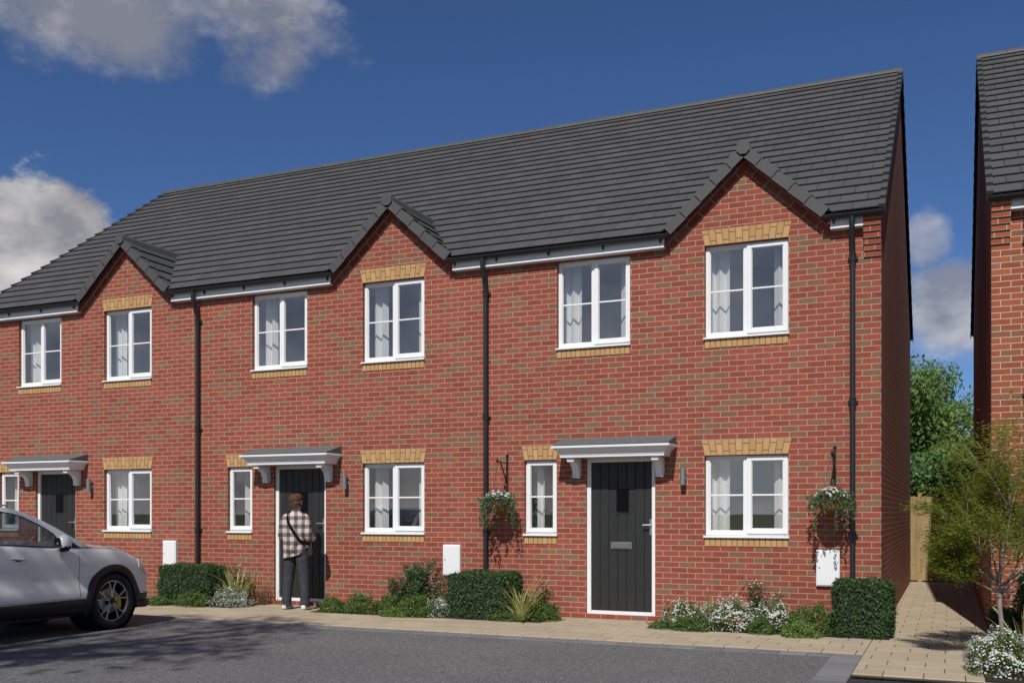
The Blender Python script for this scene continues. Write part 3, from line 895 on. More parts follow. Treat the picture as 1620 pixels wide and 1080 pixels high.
def flax(loc, h, n, label, leaf='flax_leaf', seed=1, w=.016, group=None, stems=3, name='flax_plant'):
    T = thing(name, label, 'plant', loc, 0, group); r = random.Random(seed)
    mb = MB()
    for i in range(n):
        blade(mb, (r.uniform(-.05,.05), r.uniform(-.03,.03), .0), r.uniform(0,2*PI), abs(r.gauss(.36,.28)), h*r.uniform(.6,1.15), w*r.uniform(.6,1.15), r.uniform(.2,1.5))
    obj('blades', mb, M[leaf], T, recalc=False)
    if stems:
        st = MB(); sh = []
        for i in range(stems):
            az = r.uniform(0,2*PI); ln = r.uniform(.25,.75); hh = h*r.uniform(.9,1.25)
            pts = [(math.cos(az)*hh*ln*t**1.4, math.sin(az)*hh*ln*t**1.4, hh*t*(1-.12*t)) for t in [k/6 for k in range(7)]]
            st.tube(pts, [.003]*5+[.0025,.002], 5); 
            e = Vector(pts[-1]); dr = (e-Vector(pts[-2])).normalized()
            st.tube([e-dr*.02, e+dr*.012, e+dr*.05], [.003,.008,.002], 6)
        obj('seed_stem', st, M['flax_leaf'], T)
    return T

def shrub(name, label, loc, rx, ry, h, leaf, size, n, nst=7, blooms=0, bmat=None, bsize=.05, cat='shrub', seed=1, aspect=.5, upright=.6, group=None):
    """stems rising from one base, leaves strung along them"""
    T = thing(name, label, cat, loc, 0, group); r = random.Random(seed)
    st = MB(); P = []; Dv = []; tips = []
    for i in range(nst):
        az = 2*PI*i/nst+r.uniform(-.4,.4); q = r.uniform(.35,1); hh = h*r.uniform(.62,1.0)
        pts = []
        for k in range(7):
            t = k/6
            pts.append(Vector((math.cos(az)*rx*q*t**(1+upright)+r.uniform(-.012,.012), math.sin(az)*ry*q*t**(1+upright)+r.uniform(-.012,.012), hh*t)))
        st.tube(pts, [.006*(1-.6*k/6) for k in range(7)], 5); tips.append(pts[-1])
        sub = [pts]
        for k in range(3):
            b = pts[r.randint(2,5)]; a2 = r.uniform(0,2*PI); ln = h*r.uniform(.15,.3)
            e = b+Vector((math.cos(a2)*ln*.7, math.sin(a2)*ln*.6, ln*.8)); mid = (b+e)/2+Vector((0,0,-.015))
            st.tube([b, mid, e], [.003,.0025,.0015], 4); sub.append([b, mid, e]); 
            if r.random() < .5: tips.append(e)
        for s in sub:
            m_ = int(2.2*n/nst/4*(2 if s is pts else .8))
            for _ in range(m_):
                t = r.uniform(.22,1)*(len(s)-1); k = min(int(t), len(s)-2); p = s[k].lerp(s[k+1], t-k)
                g = r.gauss(0,.028); P.append((p.x+r.gauss(0,.028), p.y+r.gauss(0,.028), max(.015,p.z+g)))
                Dv.append((r.gauss(0,1), r.gauss(0,1), r.gauss(.5,.6)))
    obj('stems', st, M['stem'], T)
    add('foliage', leaf_mesh(name+'_leaves', np.array(P), np.array(Dv), size, aspect, M[leaf], .4, .12), T)
    if blooms:
        r.shuffle(tips); mb = MB()
        for p in tips[:blooms]:
            for k in range(3):
                q = bsize*(.5-.12*k)
                mb.lathe([(q*.25,-q*.5),(q*.75,-q*.2),(q*.9,q*.15),(q*.72,q*.5+k*.004),(q*.3,q*.3)], 7, (p.x+r.uniform(-.004,.004), p.y, p.z+bsize*.3))
        obj('blossom', mb, M[bmat], T)
    return T

# ---- hedges
hedge((-.17,-.60,.0), .70, .62, .68, 'clipped box hedge at the right corner, below the right-hand meter box')
hedge((-5.27,-.52,.0), .98, .62, .65, 'clipped box hedge between the two doors, beside the strap-leaved flax')
hedge((-10.53,-.52,.0), 1.14, .60, .64, 'clipped box hedge in front of the car, below the left-hand downpipe')
G_LOW = 'low green cushion plants'
def low(loc, rx, ry, h, label, leaf='low_leaf', n=1500, seed=1): return mound('ground_cover_plant', label, 'plant', loc, rx, ry, h, leaf, .027, int(n*1.9), group=G_LOW, seed=seed)
# ---- bed left of the middle door
low((-10.90,-.92,0), .20, .16, .15, 'small green cushion at the left foot of the hedge by the car', seed=3, n=900)
low((-10.26,-.86,0), .30, .17, .24, 'green cushion between the left hedge and the grey-leaved mound', seed=4)
mound('lavender_cotton', 'grey-leaved silvery mound under the flax left of the middle door', 'plant', (-9.74,-.62,0), .44, .24, .30, 'silver_leaf', .024, 4200, 260, 'petal', .018, seed=5)
flax((-9.72,-.46,0), .74, 74, 'yellow-green strap-leaved flax behind the silvery mound', seed=5, w=.030, stems=1)
shrub('agapanthus', 'pale blue flowered plant rising behind the left hedge', (-9.84,-.24,0), .26, .14, .66, 'tall_leaf', .03, 420, 7, 9, 'petal_blue', .06, 'plant', seed=8)
flax((-9.42,-.18,0), .50, 70, 'brown grassy clump against the wall left of the middle door', 'brown_grass', seed=9, w=.006, stems=0, name='ornamental_grass')
# ---- bed right of the middle door
low((-7.72,-.72,0), .23, .16, .22, 'leftmost green cushion, at the foot of the middle door frame', seed=11)
low((-7.22,-.70,0), .30, .19, .28, 'green cushion second to the right of the middle door', seed=12, n=1900)
low((-6.83,-.56,0), .22, .17, .26, 'green cushion in front of the red roses', seed=13)
low((-6.22,-.76,0), .40, .20, .29, 'widest green cushion, below the tallest green shrub', seed=14, n=2600)
low((-6.52,-.93,0), .24, .10, .13, 'pale low cushion on the edge of the paving, below the tallest shrub', 'low_leaf_light', 900, seed=15)
shrub('rose_bush', 'dark red rose bush between the green cushions and the tall shrub', (-6.82,-.28,0), .34, .14, .58, 'rose_leaf', .036, 620, 7, 5, 'petal_red', .06, 'rose bush', seed=16)
shrub('evergreen_shrub', 'tallest green shrub in the bed, with two upright spires', (-6.47,-.32,0), .30, .20, .76, 'tall_leaf', .036, 2300, 11, seed=17, upright=1.2)
shrub('hypericum', 'tan and cream speckled shrub left of the middle hedge', (-6.08,-.34,0), .32, .17, .58, 'tan_leaf', .026, 1100, 9, 14, 'petal_pink', .022, seed=18)
mound('lavender_cotton', 'small silvery mound squeezed against the left side of the middle hedge', 'plant', (-5.90,-.70,0), .21, .18, .27, 'silver_leaf', .022, 1700, 320, 'petal', .016, seed=19)
flax((-4.58,-.82,0), .62, 66, 'yellow-green strap-leaved flax right of the middle hedge', seed=21, w=.022, stems=5)
low((-4.78,-.80,0), .30, .12, .13, 'thin green cushion around the foot of the flax', seed=22, n=900)
low((-4.40,-.50,0), .26, .26, .24, 'green cushion right of the flax, nearest the end-house door', seed=23, n=1800)
shrub('rose_bush', 'small dark red rose bush behind the flax', (-4.52,-.22,0), .15, .12, .54, 'rose_leaf', .032, 260, 4, 4, 'petal_red', .062, 'rose bush', seed=24)
# ---- bed left of the corner hedge
W_L = 'white-flowered mound '
mound('alyssum', W_L+'nearest the end-house door', 'flowering plant', (-2.36,-.55,0), .34, .24, .33, 'low_leaf', .024, 3400, 1300, 'petal', .018, seed=31)
mound('alyssum', W_L+'in the middle of the bed, below the double window', 'flowering plant', (-1.76,-.62,0), .38, .30, .37, 'low_leaf', .024, 4600, 1900, 'petal', .018, seed=32)
mound('alyssum', W_L+'around the foot of the cream rose', 'flowering plant', (-1.24,-.58,0), .27, .26, .34, 'low_leaf', .024, 3200, 1000, 'petal', .019, seed=33)
low((-2.58,-.80,0), .22, .12, .10, 'small flat green cushion beside the end-house door', seed=34, n=700)
low((-2.20,-.88,0), .26, .15, .19, 'green cushion in front of the leftmost white mound', seed=35)
low((-1.34,-.86,0), .18, .14, .20, 'green cushion in front of the white mound with the rose', seed=36, n=1000)
low((-.76,-.58,0), .36, .26, .34, 'tall green cushion left of the corner hedge', seed=37, n=2600)
low((-.86,-.98,0), .24, .16, .17, 'pale green cushion on the paving edge left of the corner hedge', 'low_leaf_light', 1500, seed=38)
flax((-2.08,-.25,0), .50, 18, 'thin yellow flax rising between two white mounds', seed=39, w=.012, stems=3)
shrub('rose_bush', 'cream rose bush standing tallest in front of the double window', (-1.50,-.26,0), .15, .10, .60, 'rose_leaf', .028, 520, 6, 12, 'petal_pink', .032, 'rose bush', seed=40, upright=1.2)
shrub('rose_bush', 'lower cream rose bush just left of the tall green cushion', (-1.22,-.30,0), .13, .10, .46, 'rose_leaf', .028, 300, 5, 8, 'petal_pink', .032, 'rose bush', seed=41, upright=1.2)
# ---- bed at the right, by the sapling
mound('alyssum', W_L+'on the corner of the right-hand bed', 'flowering plant', (1.22,-3.02,0), .30, .42, .36, 'low_leaf', .024, 4600, 2000, 'petal', .019, seed=51)
mound('alyssum', W_L+'at the right edge of the picture', 'flowering plant', (1.72,-2.95,0), .34, .42, .44, 'low_leaf', .024, 4600, 2200, 'petal', .019, seed=52)
low((1.15,-1.75,0), .22, .42, .17, 'green cushion at the edge of the path, left of the sapling', 'low_leaf_light', 1500, seed=53)
shrub('laurel', 'dark leafy shrub under the downpipe of the orange house', (1.72,-.75,0), .40, .5, .82, 'hedge_leaf', .05, 2600, 14, 10, 'petal_pink', .022, seed=54, upright=.3)
shrub('laurel', 'dark low shrub at the corner of the orange house', (1.36,-.62,0), .20, .4, .42, 'hedge_leaf', .045, 900, 9, seed=56, upright=.3)
flax((1.45,-2.15,0), .55, 16, 'flax with long bare seed heads at the foot of the sapling', seed=55, w=.022, stems=5)

# ---- trees
def crown_points(n, centres, rr):
    ci = rg.integers(0, len(centres), n)
    d = rand_dir(n); rad = rg.uniform(.45,1,n)**.45
    c = np.array(centres)[ci]; q = np.array(rr)[ci]
    return c + d*(rad*q*(1+.18*rg.normal(size=n)))[:,None], d

def tree(name, label, loc, h, cr, trunk_h, leaf, size, n, seed, nclump=34, squash=1.0, group=None):
    T = thing(name, label, 'tree', loc, 0, group); r = random.Random(seed)
    tk = MB(); top = Vector((r.uniform(-.2,.2), r.uniform(-.2,.2), h*.8))
    pts = [Vector((0,0,-.05)), Vector((r.uniform(-.05,.05), 0, trunk_h*.6)), Vector((r.uniform(-.1,.1), r.uniform(-.1,.1), trunk_h)), (Vector((0,0,trunk_h))+top)/2, top]
    tk.tube(pts, [h*.030,h*.024,h*.020,h*.012,h*.003], 10)
    cs = []; rr = []
    cz = trunk_h+(h-trunk_h)*.5; ch = (h-trunk_h)*.5
    for i in range(nclump):
        a = r.uniform(0,2*PI); u = r.uniform(-1,1); q = r.uniform(.35,.92)
        s = math.sqrt(1-u*u)
        p = Vector((cr*q*s*math.cos(a), cr*q*s*math.sin(a)*squash, cz+ch*q*u))
        cs.append(tuple(p)); rr.append(cr*r.uniform(.20,.36))
        if i % 2 == 0:
            b = Vector((0,0,max(trunk_h*.7, min(p.z-cr*.4, h*.7))))
            m_ = b.lerp(p,.5)+Vector((r.uniform(-.2,.2), r.uniform(-.2,.2), .15))
            tk.tube([b, m_, p], [h*.010,h*.006,h*.002], 6)
    obj('trunk', tk, M['bark'], T, smooth=True)
    P, O = crown_points(n, cs, rr)
    P[:,2] = np.maximum(P[:,2], .1)
    N = unit(O*.8+rand_dir(n)*.7+np.array([0,0,.3])); D = unit(np.cross(N, rand_dir(n))+np.array([0,0,-.3]))
    add('crown', leaf_mesh(name+'_leaves', P, D, size, .58, M[leaf], .35, .1, N), T)
    return T
tree('broadleaf_tree', 'tall leafy tree showing between the two houses, above the fence', (-.9,17.2,0), 6.35, 2.3, 1.5, 'tree_leaf', .125, 30000, 61, 54)
tree('broadleaf_tree', 'smaller leafy tree half hidden by the wall of the orange house', (2.3,19,0), 5.1, 1.7, 1.2, 'tree_leaf', .12, 13000, 62, 34)
tree('garden_shrub', 'large-leaved green shrub growing just behind the timber fence', (.25,12.4,0), 3.55, 1.25, .5, 'bush_leaf', .11, 11000, 63, 34)
tree('garden_shrub', 'dark garden shrub behind the right end of the fence', (2.2,13,0), 3.3, 1.2, .5, 'bush_leaf', .12, 4500, 64, 26)
tree('shade_tree', 'street tree whose dappled shadow falls on the tarmac by the car', (-7.6,-16.0,0), 14.2, 2.9, 9.8, 'tree_leaf', .17, 3200, 65, 20, .7)

def sapling(loc):
    T = thing('sapling', 'slender young tree with feathery olive leaves at the edge of the path', 'tree', loc)
    r = random.Random(5); mb = MB(); leaf_core = []
    def grow(p, d, ln, rad, depth):
        pts = [p]; q = p; dd = d.copy()
        for k in range(4):
            dd = (dd+Vector((r.gauss(0,.10), r.gauss(0,.10), .05))).normalized(); q = q+dd*ln/4; pts.append(q)
        mb.tube(pts, [rad*(1-.5*k/4) for k in range(5)], 7 if depth < 2 else 4)
        if depth >= 2: leaf_core.append((pts, ln))
        if depth < 4:
            nb = [3,3,3,2][depth] if depth else 0
            for i in range(nb):
                b = pts[r.randint(2,4)]; a = r.uniform(0,2*PI); sp = r.uniform(.45,.85)
                o = dd.orthogonal().normalized(); o.rotate(Quaternion(dd, a))
                nd_ = (dd*math.cos(sp)+o*math.sin(sp)).normalized(); nd_.z = max(nd_.z, -.12); nd_.normalize()
                grow(b, nd_, ln*r.uniform(.62,.80), rad*.52, depth+1)
    base = Vector((0,0,-.03)); fork = Vector((-.03,0,.72))
    mb.tube([base, Vector((.0,0,.3)), Vector((-.02,.01,.52)), fork], [.027,.024,.022,.021], 10)
    for az, el, ln, rad in ((PI*.98,.62,.40,.010),(PI*1.15,1.05,.58,.012),(.25,.95,.74,.013),(-.35,.7,.62,.011),(1.6,1.12,.66,.012),(PI*.8,1.25,.70,.013),(-1.5,1.0,.50,.010),(.6,1.3,.84,.014),(PI*.95,.35,.36,.009),(.15,.5,.55,.010),(.5,.85,.85,.012),(2.4,1.2,.85,.012)):
        grow(fork+Vector((0,0,r.uniform(-.12,.12))), Vector((math.cos(az)*math.cos(el), math.sin(az)*math.cos(el), math.sin(el))), ln, rad, 1)
    obj('trunk', mb, M['bark_grey'], T, smooth=True)
    P = []; D = []; N = []
    for pts, ln in leaf_core:
        for _ in range(100):
            t = r.uniform(.1,1)*4; k = min(int(t),3); c = pts[k].lerp(pts[k+1], t-k)
            # a frond: narrow leaflets in a loose flat spray
            s = (pts[4]-pts[0]).normalized(); o = s.cross(Vector((0,0,1))).normalized() if abs(s.z) < .95 else Vector((1,0,0))
            w = r.gauss(0,.08); f = r.gauss(0,.05)
            P.append(c+o*w+s*f+Vector((0,0,r.gauss(0,.022)-abs(w)*.25)))
            D.append(s*.6+o*(1 if w > 0 else -1)*.9+Vector((r.gauss(0,.35), r.gauss(0,.35), -.2)))
            N.append((r.gauss(0,.5), r.gauss(0,.5), 1))
    add('foliage', leaf_mesh('sapling_leaves', np.array(P), np.array(D), .040, .24, M['sapling_leaf'], .4, .08, unit(np.array(N))), T)
    return T
sapling((1.28,-2.05,0))
# ------------------------------------------------------------------ things on the walls, fence
def meter_box(x, label):
    T = thing('meter_box', label, 'meter box', (x,0,0), 0, 'white meter boxes on the fronts')
    b = MB(); b.box(-.144, .144, -.05, .02, .553, 1.017); obj('case', b, M['white'], T, bevel=.005)
    d = MB(); d.box(-.132, .132, -.058, -.050, .567, 1.003); do = obj('door', d, M['white'], T, bevel=.004)
    l = MB(); l.lathe([(.009,-.058),(.009,-.061),(.003,-.0615)], 10, (-.105,0,.79), 'y', cap=True); obj('lock', l, M['black'], do)
meter_box(-.638, 'white meter box under the right-hand flower basket')
meter_box(-6.049, 'white meter box above the middle hedge')
meter_box(-11.495, 'white meter box beside the bonnet of the car')

def wall_lamp(x, label):
    T = thing('wall_lamp', label, 'wall lamp', (x,0,0), 0, 'steel cylinder wall lamps')
    b = MB(); yc = -.092
    b.lathe([(.012,1.872),(.034,1.872),(.0375,1.869),(.0375,2.102),(.034,2.098),(.030,2.09),(.004,2.09)], 22, (0,yc,0)); obj('barrel', b, M['galv'], T, smooth=True, angle=35)
    m = MB(); m.lathe([(.040,-.001),(.040,-.014),(.034,-.018),(.015,-.019),(.013,-.06)], 20, (.0,0,1.955), 'y', cap=True); obj('mount', m, M['galv'], T, smooth=True, angle=35)
wall_lamp(-2.515, 'cylinder wall lamp right of the end-house door')
wall_lamp(-2.515-HW, 'cylinder wall lamp right of the door where the person stands')
wall_lamp(-2.515-2*HW, 'cylinder wall lamp right of the door behind the car')

def basket(x, where, seed):
    br = thing('basket_bracket', 'black iron bracket holding the flower basket '+where, 'bracket', (x,0,0), 0, 'iron basket brackets')
    b = MB(); yt = -.34
    b.box(-.016, .016, -.016, -.001, 1.80, 2.325)
    b.lathe([(.004,2.318),(.02,2.322),(.022,2.335),(.014,2.35),(.003,2.354)], 10, (0,-.012,0))
    obj('back_bar', b, M['iron'], br)
    a = MB(); a.tube([(0,-.012,2.215),(0,yt+.02,2.235)], .0085, 8); a.tube([(0,yt+.02,2.235),(0,yt-.01,2.24),(0,yt-.02,2.262),(0,yt-.002,2.275),(0,yt+.012,2.262)], .008, 8)
    a.ball((0,yt-.012,2.235), .022, .022, .022, 10, 6)
    obj('arm', a, M['iron'], br)
    s = MB(); s.tube([(0,-.012,1.93),(0,-.10,2.03),(0,-.25,2.23)], .010, 8); obj('stay', s, M['iron'], br)
    T = thing('hanging_basket', 'hanging basket of white flowers and trailing leaves '+where, 'flower basket', (x,yt,0), 0, 'hanging flower baskets')
    r = random.Random(seed)
    bw = MB(); prof = [(.02,1.46),(.075,1.475),(.125,1.52),(.158,1.58),(.172,1.645),(.166,1.648),(.15,1.60)]
    bw.lathe(prof, 24, cap=True); obj('liner', bw, M['coir'], T, smooth=True, angle=50)
    c = MB()
    for k in range(3):
        q = 2*PI*k/3+.5; pts = [Vector((0,0,2.235)).lerp(Vector((.17*math.cos(q), .17*math.sin(q), 1.645)), t/10) for t in range(11)]
        c.tube(pts, .0028, 5)
    c.tube([(.172*math.cos(2*PI*k/24), .172*math.sin(2*PI*k/24), 1.648) for k in range(25)], .004, 6)
    for q in (.4, 1.9): c.tube([(.17*math.cos(q)*math.cos(t), .17*math.sin(q)*math.cos(t), 1.648+.20*math.sin(t)) for t in [PI*k/12 for k in range(13)]], .0028, 5)
    obj('chain', c, M['rust'], T)
    # leaf mound with trails
    n = 1500; th = rg.uniform(0,2*PI,n); ph = np.arcsin(rg.uniform(-.25,1,n)); q = rg.uniform(.55,1.05,n)*lump(th, ph*2, seed, .15)
    P = np.stack([.265*np.cos(th)*np.cos(ph)*q, .22*np.sin(th)*np.cos(ph)*q, 1.645+.15*np.sin(ph)*q], 1); D = unit(P-np.array([0,0,1.60])+rand_dir(n)*.25)
    Pt = []; Dt = []
    for k in range(30):
        a = 2*PI*k/30+r.uniform(-.1,.1); rr = r.uniform(.18,.265); ln = r.choice([.12,.18,.25,.36]) if math.sin(a) < .7 else .1
        for j in range(int(ln*150)):
            t = r.random(); rad = rr+.03*math.sin(t*2.2)
            Pt.append((rad*math.cos(a)+r.gauss(0,.014), rad*math.sin(a)*.9+r.gauss(0,.014), 1.645-ln*t+r.gauss(0,.008))); Dt.append((math.cos(a)+r.gauss(0,.6), math.sin(a)+r.gauss(0,.6), -1.0))
    P = np.vstack([P, np.array(Pt)]); D = np.vstack([D, np.array(Dt)])
    P[:,1] = np.minimum(P[:,1], .30)
    add('foliage', leaf_mesh('basket_leaves', P, D, .030, .55, M['basket_leaf'], .4, .12), T)
    m_ = 150; th = rg.uniform(0,2*PI,m_); ph = np.arcsin(rg.uniform(.25,1,m_))
    P = np.stack([.22*np.cos(th)*np.cos(ph), .20*np.sin(th)*np.cos(ph), 1.65+.165*np.sin(ph)], 1)
    add('blossom', flower_mesh('basket_blossom', P, unit(P-np.array([0,0,1.6])+rand_dir(m_)*.2), .036, M['petal']), T)
M['coir'] = mat_plain('coir_liner', (.20,.095,.04), .9, .3, 40, .2, bump=.6, bscale=150)
M['rust'] = mat_plain('rusty_wire', (.12,.06,.035), .7)
basket(-.557, 'at the right corner of the terrace', 3)
basket(-5.15, 'between the middle and end houses', 4)

# fence between the houses
def mat_wood():
    t = NT('fence_timber'); p = t.pos()
    mp = t.new('ShaderNodeMapping'); t.link(p, mp.inputs[0]); mp.inputs['Scale'].default_value = (16,16,1.1)
    w = t.noise(mp.outputs[0], 1.6, 5, .6, 1.4)
    c = t.ramp(w, [(.32,(.15,.095,.04)),(.5,(.31,.22,.10)),(.68,(.41,.31,.16))])
    c = t.mix(.45, c, t.ramp(t.island(), [(0,(.20,.135,.06)),(1,(.44,.335,.18))]))
    v = t.new('ShaderNodeTexVoronoi'); v.inputs['Scale'].default_value = 1.0
    m2 = t.new('ShaderNodeMapping'); t.link(p, m2.inputs[0]); m2.inputs['Scale'].default_value = (7,7,2.6); t.link(m2.outputs[0], v.inputs['Vector'])
    c = t.mix(t.math('LESS_THAN', v.outputs['Distance'], .13), c, (.16,.085,.035))
    return t.pbr(c, .8, .2, 0, t.bump(w, .3, .003))
M['wood'] = mat_wood()
T = thing('timber_fence', 'close-boarded timber fence across the end of the paved path', 'fence', (.625,10,0))
b = MB(); r = random.Random(2); x = -.62
while x < .60:
    w = r.uniform(.098,.108); e = min(x+w, .622)
    z1 = 1.845+r.uniform(-.006,.006)
    b.prism([(x+.002,-.010),(x+.002,-.030),(e-.004,-.008),(e+.004,.0)], lambda p:(p[0],p[1],.03), lambda p:(p[0],p[1],z1)); x += w
obj('boards', b, M['wood'], T)
pt = MB(); pt.prism([(-.47,-.045),(-.385,-.045),(-.385,-.022),(-.47,-.022)], lambda p:(p[0],p[1],0), lambda p:(p[0],p[1],1.925)); obj('post', pt, M['wood'], T)
for z in (.35, 1.0, 1.6):
    rl = MB(); rl.box(-.62, .62, .002, .06, z-.04, z+.04); obj('rail', rl, M['wood'], T)
# ------------------------------------------------------------------ the car
def interp(tab, x):
    if x <= tab[0][0]: return tab[0][1]
    for (a, va), (b, vb) in zip(tab, tab[1:]):
        if x <= b:
            t = (x-a)/(b-a); return va+(vb-va)*t
    return tab[-1][1]
def smooth_tab(tab, x):          # Catmull-Rom through the table
    n = len(tab)
    if x <= tab[0][0]: return tab[0][1]
    if x >= tab[-1][0]: return tab[-1][1]
    for i in range(n-1):
        if x <= tab[i+1][0]:
            x0, y0 = tab[i]; x1, y1 = tab[i+1]
            m0 = (y1-tab[i-1][1])/(x1-tab[i-1][0]) if i else (y1-y0)/(x1-x0)
            m1 = (tab[i+2][1]-y0)/(tab[i+2][0]-x0) if i+2 < n else (y1-y0)/(x1-x0)
            h = x1-x0; t = (x-x0)/h
            return (2*t**3-3*t*t+1)*y0+(t**3-2*t*t+t)*h*m0+(-2*t**3+3*t*t)*y1+(t**3-t*t)*h*m1
CT = [(-3.58,.95),(-3.5,1.06),(-3.2,1.13),(-2.6,1.145),(-1.7,1.128),(-.85,1.082),(-.5,1.065),(-.2,1.052),(.1,1.025),(.35,.962),(.55,.875),(.70,.76),(.80,.66),(.86,.58)]   # shoulder height
CB = [(-3.58,.42),(-3.4,.30),(-3.1,.25),(-2.4,.27),(-1.7,.265),(-.5,.235),(.3,.22),(.6,.24),(.75,.27),(.86,.34)]                        # underside
CW = [(-3.58,.66),(-3.5,.78),(-3.3,.87),(-2.9,.915),(-2.4,.925),(-1.2,.920),(0,.925),(.25,.912),(.45,.885),(.60,.845),(.70,.79),(.78,.70),(.84,.55),(.86,.40)]   # half width
SEC = [(0,.90),(.08,.955),(.16,.985),(.26,1.0),(.34,1.0),(.42,.985),(.52,.972),(.62,.976),(.74,.985),(.84,.983),(.92,.967),(.97,.945),(1.0,.90)]   # half-width factor up the side
def side_x(y, z):
    b, t, w = smooth_tab(CB,y), smooth_tab(CT,y), smooth_tab(CW,y)
    return w*smooth_tab(SEC, max(0,min(1,(z-b)/(t-b))))
t_ = NT('silver_car_paint')
M['paint'] = t_.pbr((.73,.775,.755), .34, .5, .08, None, **{'Coat Weight': .6, 'Coat Roughness': .06})
M['clad'] = mat_plain('black_cladding', (.014,.015,.017), .5, .1, 20, .4)
M['tyre'] = mat_plain('tyre_rubber', (.014,.014,.015), .75, .1, 20, .3)
M['alloy'] = mat_plain('alloy', (.52,.53,.55), .28, .03, 5, .5, metal=.9)
M['alloy_dark'] = mat_plain('dark_alloy', (.025,.026,.03), .4, .05, 5, .5, metal=.4)
M['caliper'] = mat_plain('yellow_caliper', (.55,.36,.02), .45)
M['cabin'] = mat_plain('dark_cabin_trim', (.02,.02,.023), .8)
M['seat'] = mat_plain('grey_seat', (.045,.045,.05), .85)
M['lampglass'] = mat_plain('headlamp', (.62,.60,.62), .12, .15, 40, .5)
M['redlamp'] = mat_plain('rear_lamp', (.30,.01,.012), .2)
M['mirror'] = mat_plain('mirror_glass', (.22,.23,.25), .12, .02, 5, .5, metal=1)
M['chrome'] = mat_plain('bright_metal', (.7,.7,.72), .2, .02, 5, .5, metal=1)

